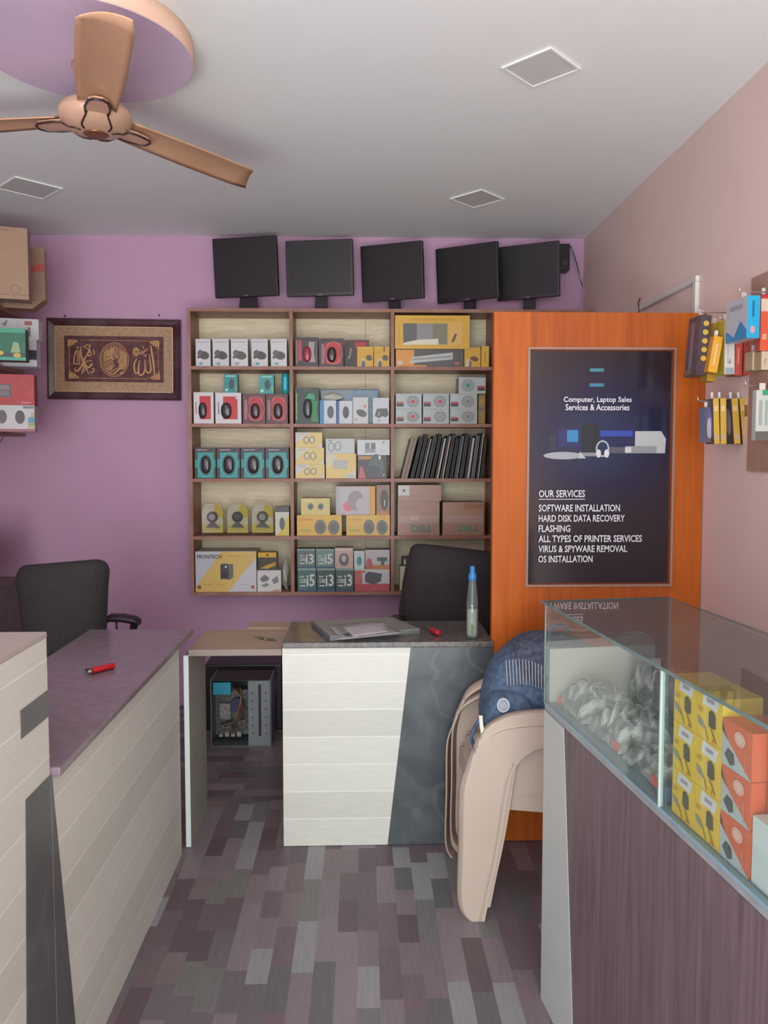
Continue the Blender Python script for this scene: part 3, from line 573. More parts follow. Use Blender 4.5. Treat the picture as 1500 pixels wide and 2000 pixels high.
# ---- column 2, second shelf
carton('gaming_mouse_box', 'black and green mouse box with a jagged top, second middle shelf', 'box', 576.5, 623, 757, '#22352c', [('p', [(.68, .05), (.98, .05), (.9, .4), (.98, .62), (.7, .66)], '#1f8140'), ('p', [(.42, .7), (.55, .84), (.8, .82), (.82, .66)], '#2fa074'), ('r', .03, .1, .08, .85, '#9a9a7a'), ('p', [(.3, 1), (.36, .86), (.6, .9), (.66, 1)], '#3b4a38')], row=3, side='#1d5b34', extra=dkm('#3b4140'))
BW = [('r', 0, 0, .26, 1, '#3b86b8'), ('e', .66, .5, .2, .27, '#56565c'), ('r', .32, .08, .5, .12, '#7fb4d0')]
_, za = carton('mouse_box', 'white and blue mouse box next to the green one, second middle shelf', 'box', 624.5, 656.5, 782, '#c8cdd2', BW, row=3, side='#3b7fae', d=.06)
_, zb_ = carton('mouse_box', 'white and blue mouse box, second from the green one, second middle shelf', 'box', 657.5, 688.5, 783, '#c8cdd2', [('r', 0, 0, .17, 1, '#375f9e'), ('e', .58, .5, .2, .27, '#4f4a55'), ('r', .3, .1, .5, .13, '#7fb4d0')], row=3, side='#3b7fae', d=.06)
_, zc_ = carton('mouse_box', 'white mouse box with a pink dot, second middle shelf', 'box', 689.5, 719, 776, '#cbc9c8', [('e', .56, .40, .36, .13, '#5d5a5a', -24), ('e', .8, .66, .09, .07, '#cf7f80'), ('r', .12, .12, .24, .2, '#9a9c9c')], row=3, side='#8a8784', d=.06)
carton('mouse_box', 'white box printed with black cables, right end of the second middle shelf', 'box', 728, 759.5, 777, '#c9ccd0', [('p', [(.12, .3), (.25, .58), (.9, .6), (.98, .35), (.8, .24), (.6, .3), (.4, .22)], '#5b5d60'), ('p', [(.3, .3), (.4, .5), (.46, .35)], '#9a9c9e'), ('r', .3, .1, .5, .15, '#86a5c4')], row=3, side='#8f8c89', d=.06)
def wrapped():
    Y = YS+.083; xa, xb = X_(626, Y), X_(740, Y); z0 = uz[3]+T+.0008; h1 = P(680, 760, Y).z-z0
    b = MB(); b.box((xa-xb)/2, (xb-xa)/2, 0, .1, 0, h1, mat('#49708f', .25, var=.15, scale=25), .004)
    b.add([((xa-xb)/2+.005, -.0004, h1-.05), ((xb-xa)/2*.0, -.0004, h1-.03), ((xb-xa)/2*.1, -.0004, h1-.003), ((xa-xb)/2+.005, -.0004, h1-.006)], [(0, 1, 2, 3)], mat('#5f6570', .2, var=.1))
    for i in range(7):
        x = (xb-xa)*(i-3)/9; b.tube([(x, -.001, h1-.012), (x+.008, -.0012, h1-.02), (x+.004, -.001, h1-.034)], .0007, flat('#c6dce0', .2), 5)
    tag(b.build('wrapped_box', None, ((xa+xb)/2, Y, z0)), 'long blue box in plastic wrap behind the white mouse boxes', 'box')
wrapped()
crumple('plastic_bag', 'shiny clear plastic bag crumpled on the first white and blue mouse box', 'bag', 630, 668, 766, max(za, zb_), YS+.045, .06, '#cfcfc2', 9, rough=.1)
# ---- column 2, third shelf
LO = lambda: [('p', [(0, 0), (.8, 0), (1, .35), (1, 1), (.55, 1), (0, .25)], '#dcc27c'), ('o', .40, .5, .10, .24, .0035, '#5f7270'), ('o', .62, .5, .10, .24, .0035, '#5f7270'), ('e', .40, .5, .04, .1, '#c6c9c8'), ('e', .62, .5, .04, .1, '#c6c9c8'), ('r', .08, .84, .35, .9, '#a8b8b0')]
_, z1 = carton('speaker_box', 'small speaker box at the bottom of the stack of three, third middle shelf', 'box', 577, 634, 907, '#cdcabf', LO(), row=2, side='#b8a66c', group='stack of small pale speaker boxes')
_, z1 = carton('speaker_box', 'small speaker box in the middle of the stack of three, third middle shelf', 'box', 577, 633, 874.5, '#d2cdb4', LO(), zb=z1, side='#b8a66c', group='stack of small pale speaker boxes')
carton('speaker_box', 'small speaker box on top of the stack of three, third middle shelf', 'box', 577, 629.5, 844.5, '#cdc9bf', LO(), zb=z1, side='#b08a3e', group='stack of small pale speaker boxes')
_, z1 = carton('speaker_box', 'square white and yellow box right of the stack of three small boxes', 'box', 636.5, 695.5, 886, '#d4ccae', [('p', [(0, .0), (.6, 0), (1, .4), (1, 1), (.3, 1), (.4, .75), (0, .4)], '#dfc176'), ('r', .25, .38, .72, .74, '#b2b3ae'), ('r', .62, .05, .95, .15, '#b6bac4')], row=2, side='#a39468', d=.1)
carton('speaker_box', 'white box with two round speakers printed, on the square yellow box', 'box', 636.5, 692.5, 857, '#c3c7c8', [('o', .18, .45, .11, .32, .004, '#7f8688'), ('o', .42, .5, .11, .32, .004, '#7f8688'), ('r', .08, .84, .22, .92, '#8b9296')], zb=z1, side='#92979a', d=.1)
_, z1 = carton('gaming_headset_box', 'dark gaming box with grey headset picture, right end of the third middle shelf', 'box', 699, 755, 889, '#4b4144', [('r', .02, .82, .5, .96, '#b98a4a'), ('e', .64, .55, .26, .5, '#5b6164'), ('e', .55, .3, .22, .26, '#454a50'), ('p', [(.02, 0), (.28, 0), (.16, .5), (.08, .5)], '#c0626a'), ('e', .76, .9, .04, .09, '#e4e0c0'), ('r', .86, .1, .93, .2, '#a98a90')], row=2, side='#5a4638', d=.1)
carton('switch_box', 'white box with two grey windows on top of the dark gaming box', 'box', 698, 761, 859, '#cdd2d3', [('r', .24, .16, .38, .8, '#7c8486'), ('r', .42, .16, .56, .8, '#6f777a'), ('r', .24, .16, .56, .4, '#959c9c'), ('r', .78, .78, .84, .88, '#7d8a96'), ('r', .7, .25, .92, .28, '#a7c0c4')], zb=z1, side='#9aa0a2', d=.1)
# ---- column 2, fourth shelf
SPK = lambda c: [('r', .04, .74, .36, .82, c), ('r', .05, .2, .3, .3, '#a8a243'), ('e', .52, .42, .13, .36, '#6b6560'), ('e', .82, .40, .13, .36, '#6b6560'), ('e', .52, .42, .07, .2, '#5a554f'), ('e', .82, .40, .07, .2, '#5a554f'), ('r', .75, .86, .9, .93, '#d59a2e')]
_, z1 = carton('speaker_box', 'long golden speaker box at the left of the fourth middle shelf', 'box', 580, 667.5, 1006, '#d8a93c', SPK('#d4853a'), row=1, side='#8a5a3a', d=.12)
_, z2 = carton('speaker_box', 'long golden speaker box at the right of the fourth middle shelf', 'box', 676.5, 761.5, 1006, '#d6ab49', SPK('#cf9148'), row=1, side='#8a5a3a', d=.12)
carton('speaker_box', 'small pale yellow box standing on the left golden speaker box', 'box', 588, 644.5, 973, '#d0bd72', [('e', .33, .5, .1, .2, '#5e6c70'), ('e', .68, .5, .1, .2, '#5e6c70'), ('e', .33, .5, .04, .08, '#3d4a52'), ('e', .68, .5, .04, .08, '#3d4a52'), ('r', .1, .8, .5, .88, '#e1d49a')], zb=z1, side='#a88a4a', d=.09)
carton('headset_box', 'grey and pink headset box with an orange side, fourth middle shelf', 'box', 656, 733, 949.5, '#b3a3a3', [('r', .86, 0, 1, 1, '#d39a3c'), ('r', .03, .04, .84, .96, '#b9b0b3'), ('e', .32, .3, .14, .18, '#d8727c'), ('e', .5, .5, .2, .35, '#978a8c'), ('e', .66, .35, .16, .24, '#b6b0ae'), ('r', .03, .04, .10, .95, '#a8adb8')], zb=max(z1, z2), side='#cf9a40', d=.09)
carton('mouse_box', 'brown box with dark mouse beside the divider, fourth middle shelf', 'box', 735, 761, 947, '#8e705c', [('r', 0, 0, 1, .12, '#b8763a'), ('e', .6, .5, .3, .34, '#463a38'), ('r', .58, .3, .66, .5, '#b9b0a8')], zb=z2, side='#6d5a4c', d=.09)
# ---- column 2, bottom shelf: processor boxes and fan boxes
def cpu(label, x0, x1, yt, n, base, zb=None, wht='#d5dad6'):
    return carton('processor_box', label, 'processor box', x0, x1, yt, base, [('r', .12, .22, .42, .27, wht), ('t', 'intel', .12, .60, .22, .10, wht), ('t', 'CORE', .10, .36, .36, .18, wht), ('t', n, .48, .22, .44, .52, wht), ('r', 0, .92, 1, 1, '#8fa39c'), ('r', 0, 0, 1, .1, '#39587a')], row=None if zb else 0, zb=zb, side='#35504a', d=.07, group='boxed processors')
_, za = cpu('green i5 processor box at the left, lower row of the bottom middle shelf', 581.5, 617.5, 1110, 'i5', '#3f6a5f')
_, zb1 = cpu('dark i3 processor box in the middle of the lower row, bottom middle shelf', 619, 654.5, 1110, 'i3', '#3d4f50')
_, zc1 = cpu('i3 processor box at the right of the lower row, beside the printer ink box', 656, 690.5, 1110, 'i3', '#4c6358')
cpu('i3 processor box at the left end of the upper row, bottom middle shelf', 580.5, 615.5, 1072, 'i3', '#5f7068', zb=za)
cpu('pale green i5 processor box, second in the upper row, bottom middle shelf', 617, 652.5, 1072, 'i5', '#6d8a80', zb=max(za, zb1))
carton('cooler_box', 'pinkish box with a cooling fan picture above the processor boxes', 'box', 654, 689.5, 1070, '#c9aaa2', [('e', .5, .42, .28, .32, '#6f6466'), ('e', .5, .48, .13, .16, '#b9b4b2'), ('r', .06, .86, .94, .94, '#d9c4bc')], zb=zc1, side='#a9948c', d=.07)
_, z1 = carton('projector_box', 'white and red box with a black device, lower right of the bottom middle shelf', 'box', 692.5, 761, 1112, '#c4c0c2', [('r', 0, 0, 1, .34, '#b8555a'), ('r', 0, .34, .22, .88, '#b96a6a'), ('p', [(.3, .42), (.55, .3), (.75, .45), (.78, .8), (.4, .9), (.3, .78)], '#56545a'), ('r', .0, .86, .3, .94, '#c9563e')], row=0, side='#9a8a88', d=.12)
carton('speaker_box', 'narrow white and teal box above the white and red box', 'box', 691.5, 712, 1076, '#c5d0cc', [('e', .5, .45, .24, .25, '#4f8a92'), ('r', .1, .75, .8, .85, '#b7c6c0')], zb=z1, side='#8a9a94', d=.07)
carton('camera_box', 'white and orange camera box above the white and red box', 'box', 713.5, 761, 1074, '#bdb6b6', [('r', 0, 0, 1, .22, '#c07a48'), ('p', [(0, .05), (.34, .05), (.24, .55), (.08, .55)], '#b5605e'), ('r', .48, .42, .9, .62, '#5b585c'), ('r', .64, .22, .78, .5, '#5b585c')], zb=z1, side='#9a8a88', d=.09)

# ---- column 3, top shelf
_, z1 = carton('keyboard_box', 'long orange and grey keyboard box under the big yellow box', 'box', 773, 905.5, 682, '#55504e', [('r', 0, 0, .27, .96, '#dc9540'), ('p', [(.2, .2), (.84, .42), (.84, .82), (.24, .55)], '#b9bcb8'), ('p', [(.24, .36), (.82, .54), (.82, .64), (.25, .45)], '#8f9492'), ('r', .0, 0, .45, .1, '#d9822c'), ('e', .89, .2, .02, .09, '#c05f4a'), ('e', .92, .2, .02, .09, '#c05f4a'), ('e', .06, .22, .045, .12, '#c9c2ae')], row=4, side='#7a5c30', d=.12)
carton('window_box', 'big yellow box with a grey window on the top right shelf', 'box', 771.5, 917.5, 616, '#d9a935', [('r', .11, .13, .70, .76, '#8a8682'), ('r', .11, .13, .29, .76, '#5f5f62'), ('r', .30, .22, .50, .76, '#8f8b88'), ('r', .51, .16, .70, .76, '#7f7c64'), ('p', [(.1, .12), (.58, .12), (.58, .30), (.3, .27), (.12, .18)], '#e0d6c0'), ('r', .72, .13, .90, .8, '#dcae5e'), ('p', [(.75, .2), (.79, .2), (.83, .45), (.8, .45)], '#5a4a2c'), ('r', .05, .1, .055, .8, '#b58a22'), ('r', .2, .86, .8, .9, '#c99c2c')], zb=z1, side='#b0862a', d=.14, yo=.002)
carton('mouse_box', 'yellow mouse box right of the keyboard box, top right shelf', 'box', 907, 938.5, 679, '#d2a52b', [('p', [(.08, .02), (.12, .4), (.24, .4), (.3, .0)], '#c9c2b8'), ('p', [(.3, 0), (.34, .3), (.44, .3), (.42, 0)], '#5b5560'), ('e', .62, .42, .26, .13, '#6a4a3c', -15)], row=4, side='#a8822a')
carton('mouse_box', 'narrow yellow box edge at the far right of the top right shelf', 'box', 940, 955, 676, '#d6aa33', [('r', .44, .25, .56, .7, '#8f6c22')], row=4, side='#a8822a')
# ---- column 3, second shelf: silver power supply boxes
def psu(label, x0, x1, yt, zb=None, c='#c23a48', c2='#3b3c40', flip=False, only=None):
    f = lambda u: (1-u) if flip else u
    pr = []
    for k, rr in enumerate((.23, .185, .14)): pr.append(('o', f(.66), .5, rr, rr*1.62, .0022, '#474e50'))
    pr += [('r', f(.66)-.006, .04, f(.66)+.006, .96, '#c5cac8'), ('e', f(.66), .5, .085, .14, c)]
    a, b2 = sorted((f(.03), f(.30))); pr += [('r', a, .34, b2, .46, '#b5424c'), ('r', a, .18, b2, .34, c2), ('r', a, .55, b2, .9, '#b4bfbf')]
    return carton('power_supply_box', label, 'power supply box', x0, x1, yt, '#b2b8b7', pr, row=None if zb else 3, zb=zb, side='#8a9090', d=.13, group='silver power supply boxes')
_, a1 = psu('silver fan-print box, lower left of the block on the second right shelf', 773, 823.5, 799.5)
_, a2 = psu('silver fan-print box, lower middle of the block on the second right shelf', 826, 877, 799.5, c='#8f9494')
_, a3 = psu('silver fan-print box, lower right of the block on the second right shelf', 879, 932, 799.5, c='#808686')
psu('silver fan-print box with red centre, upper left of the block', 773, 823.5, 769, a1)
psu('silver fan-print box with pink centre, upper middle of the block', 826, 877, 769, a2, '#c2406a')
_, a4 = psu('silver fan-print box, upper right of the block, under the lone top box', 879, 932, 769, a3, c='#808686')
psu('silver fan-print box with teal centre standing alone on top of the others', 896, 948.5, 737, a4, '#3a9088', flip=True)
carton('olive_box', 'narrow olive box standing right of the silver fan-print boxes', 'box', 934.5, 947.5, 770.5, '#9a8248', [('r', .1, .7, .8, .85, '#b88a34'), ('r', .1, .45, .8, .55, '#7c6a58')], row=3, side='#6f5f38', yo=.03)
# ---- column 3, third shelf: leaning laptops
dkn = lambda c: '#'+''.join('%02x' % int(int(c[i:i+2], 16)*.72) for i in (1, 3, 5))
lp_cols = ['#8f7d72', '#3a2c2c', '#42393a', '#2e2a2a', '#4a4e4c', '#33302f', '#272424', '#322e2d', '#4b4448', '#2f2b30', '#5b6266', '#3a4044', '#2c2a2c', '#8c8c8c', '#2d2927', '#332a28']
pxs = [783, 801, 811, 819, 829, 840, 849, 859, 869, 878, 887, 897, 907, 920, 930, 938]
wds = [15, 9, 7.3, 9, 10, 8, 9, 9, 8, 8, 9, 9, 12, 9, 7, 7]
desc = ['grey-brown laptop at the left end of the leaning row', 'reddish black laptop second from the left of the leaning row', 'third laptop from the left in the leaning row', 'fourth laptop from the left in the leaning row', 'greenish grey laptop fifth from the left in the leaning row', 'sixth laptop from the left in the leaning row', 'black laptop with a bright edge, seventh from the left', 'black laptop with a bright edge, eighth from the left', 'ninth laptop from the left in the leaning row', 'tenth laptop from the left in the leaning row', 'blue-grey laptop eleventh from the left in the leaning row', 'fifth laptop from the right end of the leaning row', 'fourth laptop from the right with a bright edge', 'silver laptop near the right end of the leaning row', 'second laptop from the right end of the leaning row', 'laptop at the right end of the leaning row, against the shelf side']
bright = {3: '#8f8a84', 6: '#c9c0b4', 7: '#a99f96', 10: '#6d747a', 12: '#bdb6ae', 14: '#b9a99c'}
for i, px in enumerate(pxs):
    Y = YS+.015; x0 = X_(px, Y); w = wds[i]/1500*Y*.82; a = R(14-8*i/15); hh = .222+.012*((i*7) % 3)
    z0 = uz[2]+T+.001; t = thing('laptop', 'closed '+desc[i], 'laptop', (x0, Y, z0), 0, 'closed laptops leaning on the third right shelf')
    M = Matrix.Rotation(a, 4, 'Y'); wl = w*.42
    MB().box(0, w-wl-.0006, 0, .17, 0.0, hh, mat(dkn(lp_cols[i]) if i else lp_cols[i], .55, var=.05), .002, M=M).build('base', t)
    MB().box(w-wl, w, 0, .17, .0, hh, mat(bright[i] if i in bright else (dkn(lp_cols[i]) if i else lp_cols[i]), .5, var=.05), .002, M=M).build('lid', t)
# ---- column 3, fourth shelf: brown cartons
m_card = ['#a57f6e', '#9d7866', '#a37a63']
_, z1 = carton('brown_carton', 'brown carton with green lettering at the left of the fourth right shelf', 'carton', 776.5, 858.5, 979, '#a37c69', [('r', .02, .36, .95, .58, '#ab8b7f'), ('r', .3, .44, .5, .56, '#b79c90'), ('t', 'DELL', .34, .10, .48, .2, '#4b7f78'), ('r', .1, .8, .55, .83, '#9a7160')], row=1, side='#7c5648', d=.16)
carton('brown_carton', 'brown carton with a white label lying on the left lettered carton', 'carton', 777, 861.5, 947, '#a98474', [('r', .01, .35, .27, .95, '#c9c4bc'), ('e', .14, .65, .03, .1, '#5c6a66'), ('r', .3, .3, .5, .36, '#9c7666')], zb=z1, side='#84604f', d=.16)
carton('brown_carton', 'brown carton with green lettering at the right of the fourth right shelf', 'carton', 864.5, 947, 981, '#a17a62', [('r', .02, .38, .95, .6, '#a8877a'), ('t', 'DELL', .40, .12, .46, .18, '#4b7f78'), ('r', .5, .8, .95, .95, '#97694f'), ('r', .97, 0, 1, 1, '#7a4a34')], row=1, side='#7c5648', d=.16)
# ---- column 3, bottom shelf: sliver behind the chair
_, z1 = carton('accessory_box', 'yellow and white box edge just left of the black chair back', 'box', 781, 800, 1106, '#c8c0a8', [('p', [(.5, 0), (1, 0), (1, 1), (.7, .95)], '#b9a848')], row=0, side='#9a8f70', yo=.03)
carton('accessory_box', 'small black box on the yellow and white box beside the chair back', 'box', 785, 804, 1089, '#3a3236', [('r', .2, .2, .4, .8, '#b9b4bc'), ('r', .6, .2, .66, .8, '#8a8490')], zb=z1, side='#2c262a', yo=.03)

# ================================================================== MONITORS ON TOP OF THE UNIT
YM_ = YS+.11
def monitor(label, tl, tr, br, bl, stx, wide, ang):
    x0 = P((tl[0]+bl[0])/2, 530, YM_).x; x1 = P((tr[0]+br[0])/2, 530, YM_).x; wp_ = x1-x0
    zt_ = (P(tl[0], tl[1], YM_).z+P(tr[0], tr[1], YM_).z)/2; zb_ = (P(bl[0], bl[1], YM_).z+P(br[0], br[1], YM_).z)/2
    w = wp_*1.01; h = zt_-zb_; ztop = uz[-1]+T+.001
    t = thing('monitor', label, 'monitor', ((x0+x1)/2, YM_, ztop), R(-ang), 'black monitors on top of the shelf unit'); zc = (zt_+zb_)/2-ztop
    bk = flat('#241f22', .35); sc = flat('#1d1a1d', .5); M = Matrix.Translation((0, -.03, zc)) @ Matrix.Rotation(R(6), 4, 'X')
    MB().box(-w/2, w/2, -.008, .022, -h/2, h/2, bk, .004, M=M).build('bezel', t)
    MB().box(-w/2+.014, w/2-.014, -.0092, -.0083, -h/2+.02, h/2-.014, sc, M=M).build('screen', t)
    MB().box(-.012, .012, -.0092, -.0083, -h/2+.004, -h/2+.011, flat('#6c666a', .3), M=M).build('logo', t)
    MB().loft([[(x, y, zc-h*.1) for x, y in ((-.03, 0), (.03, 0), (.03, .025), (-.03, .025))], [(x, y, .012) for x, y in ((-wide/2, -.005), (wide/2, -.005), (wide/2, .03), (-wide/2, .03))]], bk, False).build('neck', t)
    MB().lathe([(0, 0), (.085, 0), (.085, .006), (.06, .011), (0, .0115)], (0, .0, 0), bk, 32, M=Matrix.Diagonal((1, .8, 1, 1))).build('base', t)
monitor('first black monitor from the left, on top of the shelf unit', (419, 472), (548, 463), (548, 577), (419, 586), 492, .10, 13)
monitor('second black monitor from the left, on top of the shelf unit', (561, 476), (692, 470), (692, 578), (561, 582), 634, .065, 9)
monitor('middle one of the five black monitors on top of the shelf unit', (707, 486), (832, 473), (832, 583), (706, 593), 779, .06, 22)
monitor('fourth black monitor from the left, overlapping the last one', (853, 492), (980, 473), (979, 583), (853, 595), 925, .06, 30)
monitor('last black monitor on the right, standing above the orange door', (976, 488), (1095, 473), (1093, 578), (970, 592), 1038, .06, 27)
# ================================================================== BACK WALL: framed calligraphy
def picture():
    Yp = YB-.022; tl, br = P(90, 622, Yp), P(354, 781, Yp); w = br.x-tl.x; h = tl.z-br.z; cx = (tl.x+br.x)/2; cz = (tl.z+br.z)/2
    t = thing('framed_calligraphy', 'maroon framed gold calligraphy picture on the purple back wall', 'picture', (cx, Yp, cz))
    t.rotation_euler = (0, R(.6), 0)
    fm = mat('#4a222c', .3, var=.1, scale=8); fw = .042; b = MB()
    def member(a, c_, d_, e):   # bevelled frame side as a loft between two mitred sections
        b.loft([a, c_], fm, False); 
    pf = [(0, .018), (0, -.002), (.012, -.012), (.03, -.006), (fw, 0), (fw, .018)]
    cs = [(-w/2, -h/2), (w/2, -h/2), (w/2, h/2), (-w/2, h/2)]; ins = [(1, 1), (-1, 1), (-1, -1), (1, -1)]
    secs = [[(cs[k % 4][0]+ins[k % 4][0]*u, y, cs[k % 4][1]+ins[k % 4][1]*u) for u, y in pf] for k in range(5)]
    b.loft(secs, fm, False, caps=False); b.build('frame', t)
    MB().box(-w/2+fw-.004, w/2-fw+.004, .004, .016, -h/2+fw-.004, h/2-fw+.004, mat('#b08a66', .6, var=.14, scale=70)).build('mat_board', t)
    g = flat('#d8b98a', .35); b = MB(); iw, ih = w/2-fw, h/2-fw
    for r_ in ((-iw, iw, -ih, -ih+.004), (-iw, iw, ih-.004, ih), (-iw, -iw+.003, -ih, ih), (iw-.004, iw, -ih, ih)): b.box(r_[0], r_[1], .0, .0035, r_[2], r_[3], g)
    b.build('gold_lip', t)
    # inner maroon panel; strokes measured on the picture in 1500-wide zoom units
    S = w/1355.0; fx = lambda x: (x-738)*S; fz = lambda y: (475-y)*S
    MB().box(fx(235), fx(1240), .001, .0036, fz(705), fz(240), mat('#55161f', .6, var=.08, scale=30)).build('maroon_panel', t)
    gold = flat('#c99a68', .35); b = MB()
    def st(pts, r=7, taper=True, yy=.0004):
        # smooth the polyline and lay it as a flattened ribbon
        q = []
        for i in range(len(pts)-1):
            p0 = pts[max(i-1, 0)]; p1 = pts[i]; p2 = pts[i+1]; p3 = pts[min(i+2, len(pts)-1)]
            for k in range(5):
                u = k/5; q.append(tuple(.5*((2*p1[j])+(-p0[j]+p2[j])*u+(2*p0[j]-5*p1[j]+4*p2[j]-p3[j])*u*u+(-p0[j]+3*p1[j]-3*p2[j]+p3[j])*u**3) for j in (0, 1)))
        q.append(pts[-1]); n = len(q)
        rr = [r*S*(.35+.65*math.sin(PI*min(1, max(0, (i+.6)/n))) if taper else 1) for i in range(n)]
        b.tube([(fx(x), yy, fz(y)) for x, y in q], rr, gold, 6, flatten=(yy, .35))
    # border and corner scrolls
    for a in ([(395, 283), (1080, 283)], [(400, 668), (1090, 668)], [(282, 380), (285, 570)], [(1187, 380), (1190, 570)]): st(a, 3, False)
    for sx, sy, ox, oz in ((1, 1, 272, 283), (-1, 1, 1195, 283), (1, -1, 280, 672), (-1, -1, 1200, 672)):
        for pts in ([(0, 0), (55, 4), (100, 10)], [(0, 0), (4, 50), (12, 95)], [(8, 8), (40, 20), (60, 45), (40, 40)], [(10, 12), (20, 45), (40, 60)], [(5, 5), (70, 25), (95, 5)], [(12, 25), (30, 32), (26, 62)]): st([(ox+sx*x, oz+sy*y) for x, y in pts], 8)
    # right-hand word
    st([(1112, 325), (1125, 420), (1140, 520), (1148, 640)], 13); st([(1096, 415), (1105, 500), (1112, 570), (1095, 605), (1070, 600), (1058, 570), (1050, 490)], 11)
    st([(1050, 470), (1052, 560), (1035, 615), (1005, 632), (985, 600), (990, 520), (1000, 480)], 11); st([(995, 500), (985, 580), (965, 615), (945, 590), (942, 520), (960, 480), (965, 455)], 9)
    st([(1010, 425), (1050, 385), (1080, 362)], 8); st([(1010, 425), (1008, 400), (1030, 380)], 6); st([(1040, 410), (1042, 440), (1054, 425), (1062, 442), (1070, 415)], 5)
    st([(1038, 335), (1035, 365)], 5); 
    for k in range(7):
        a = 2*PI*k/7; st([(962+8*math.cos(a), 395+10*math.sin(a)), (962+30*math.cos(a+.3), 395+42*math.sin(a+.3)), (962+26*math.cos(a+.9), 395+30*math.sin(a+.9))], 9)
    # left-hand word
    st([(400, 350), (405, 440), (425, 500), (455, 570), (480, 630)], 11); st([(500, 325), (480, 400), (440, 470), (400, 560), (360, 600), (340, 590), (345, 560)], 10)
    st([(520, 490), (470, 495), (440, 520), (480, 560), (520, 520), (440, 590), (400, 630)], 8); st([(500, 400), (505, 430), (480, 440), (470, 415), (498, 395), (470, 370), (420, 345)], 9)
    st([(505, 575), (530, 572), (525, 605), (500, 612), (490, 600)], 8); st([(430, 355), (470, 330), (490, 350)], 7); st([(420, 500), (430, 560), (410, 610)], 8)
    for k in range(8): st([(345+k*4, 395+k*14), (375-k*2, 400+k*14), (395-k*2, 392+k*15)], 4, False)
    st([(375, 385), (345, 410), (328, 515), (350, 525), (390, 515), (388, 400)], 7); st([(365, 345), (372, 360), (362, 372)], 9); st([(540, 370), (528, 390), (542, 405), (530, 420), (545, 430)], 6)
    # centre medallion
    c = [(740+145*math.cos(2*PI*k/40), 478+172*math.sin(2*PI*k/40)) for k in range(41)]; st(c, 3.5, False); rnd = random.Random(3)
    st([(740+132*math.cos(2*PI*k/40), 478+158*math.sin(2*PI*k/40)) for k in range(41)], 2.5, False)
    for k in range(15):
        x = 640+k*15; e = math.sqrt(max(0, 1-((x-740)/128)**2)); y0 = 478-150*e
        st([(x, y0), (x+rnd.uniform(-3, 6), y0+60), (x+rnd.uniform(-2, 12), y0+rnd.uniform(90, 150))], 5)
    for k in range(13):
        y = 380+k*19; e = math.sqrt(max(0, 1-((y-478)/150)**2)); a = 740-122*e
        st([(a, y), (a+30, y+16), (a+75, y-8+rnd.uniform(-10, 10)), (a+110, y-30)], 6)
    for k in range(6): x = 790+k*12; st([(x, 390), (x+10, 480), (x-6, 560), (x-40, 600-k*6)], 5)
    for k in range(14):
        x = 740+rnd.uniform(-90, 90); y = 490+rnd.uniform(-60, 110); st([(x, y), (x+14, y+10), (x+4, y+22), (x-12, y+12)], 5)
    b.build('gold_lettering', t)
picture()
def nail(px, py, lab):
    p = P(px, py, YB-.001); b = MB(); b.cyl((0, 0, 0), (0, -.012, .004), .0035, .0045, flat('#5a3a50', .4), 10); tag(b.build('wall_nail', None, p), lab, 'nail')
nail(311, 617, 'small nail in the purple wall above the right of the picture')
nail(128, 618, 'small nail in the purple wall above the left of the picture')

# ---- corner speaker with its cables, above the last monitor
def corner_speaker():
    p = P(1103, 502, 4.25); t = thing('corner_speaker', 'small black box mounted high in the far right corner', 'speaker', (p.x, 4.25, p.z))
    w = .058; h = .145; k = flat('#231f22', .4); b = MB(); b.box(-w/2, w/2, 0, .07, -h/2, h/2, k, .006); b.build('housing', t)
    MB().cyl((0, -.0025, -.03), (0, -.0004, -.03), .018, .02, flat('#3a3438', .5)).build('cone', t); MB().box(-.01, .01, .0705, .1085, -.02, .02, k).build('bracket', t)
corner_speaker()
def cable(name, label, pts, r, col):
    q = []
    for i in range(len(pts)-1):
        p0 = Vector(pts[max(i-1, 0)]); p1 = Vector(pts[i]); p2 = Vector(pts[i+1]); p3 = Vector(pts[min(i+2, len(pts)-1)])
        for k in range(6):
            u = k/6; q.append(.5*((2*p1)+(-p0+p2)*u+(2*p0-5*p1+4*p2-p3)*u*u+(-p0+3*p1-3*p2+p3)*u**3))
    q.append(Vector(pts[-1])); tag(MB().tube(q, r, mat(col, .4), 8).build(name), label, 'cable')
cw = lambda a: [P(x, y, YB-.012) for x, y in a]
cw2 = lambda a: [P(x, y, YB-.03) for x, y in a]
cable('cable', 'black cable hanging down the far right corner', cw([(1114, 480), (1122, 500), (1134, 545), (1145, 580), (1147, 620), (1146, 700)]), .0028, '#2c2628')
cable('cable', 'white cable curving down beside the black corner cable', cw2([(1116, 486), (1128, 530), (1140, 560), (1136, 590), (1128, 602), (1124, 640)]), .0026, '#b9aeb6')
# ---- white conduit on the right wall
def conduit():
    t = thing('cable_conduit', 'white plastic conduit bent along the tan wall above the door', 'conduit')
    X = XR-.011; a = XP(1251, 601, X); c = XP(1359, 545, X); wm = mat('#ded8d2', .4, var=.03); z = (a.z+c.z)/2
    MB().box(XR-.017, XR-.001, c.y-.012, a.y, z-.011, z+.011, wm, .002).build('horizontal_run', t)
    MB().box(XR-.017, XR-.001, c.y-.012, c.y+.012, 1.1, z-.0115, wm, .002).build('vertical_run', t)
    MB().tube([(XR-.012, a.y+.004, z+.045), (XR-.02, a.y+.006, z+.02), (XR-.016, a.y+.004, z), (XR-.012, a.y+.006, z-.04)], .003, flat('#3a3032')).build('wire_end', t)
conduit()

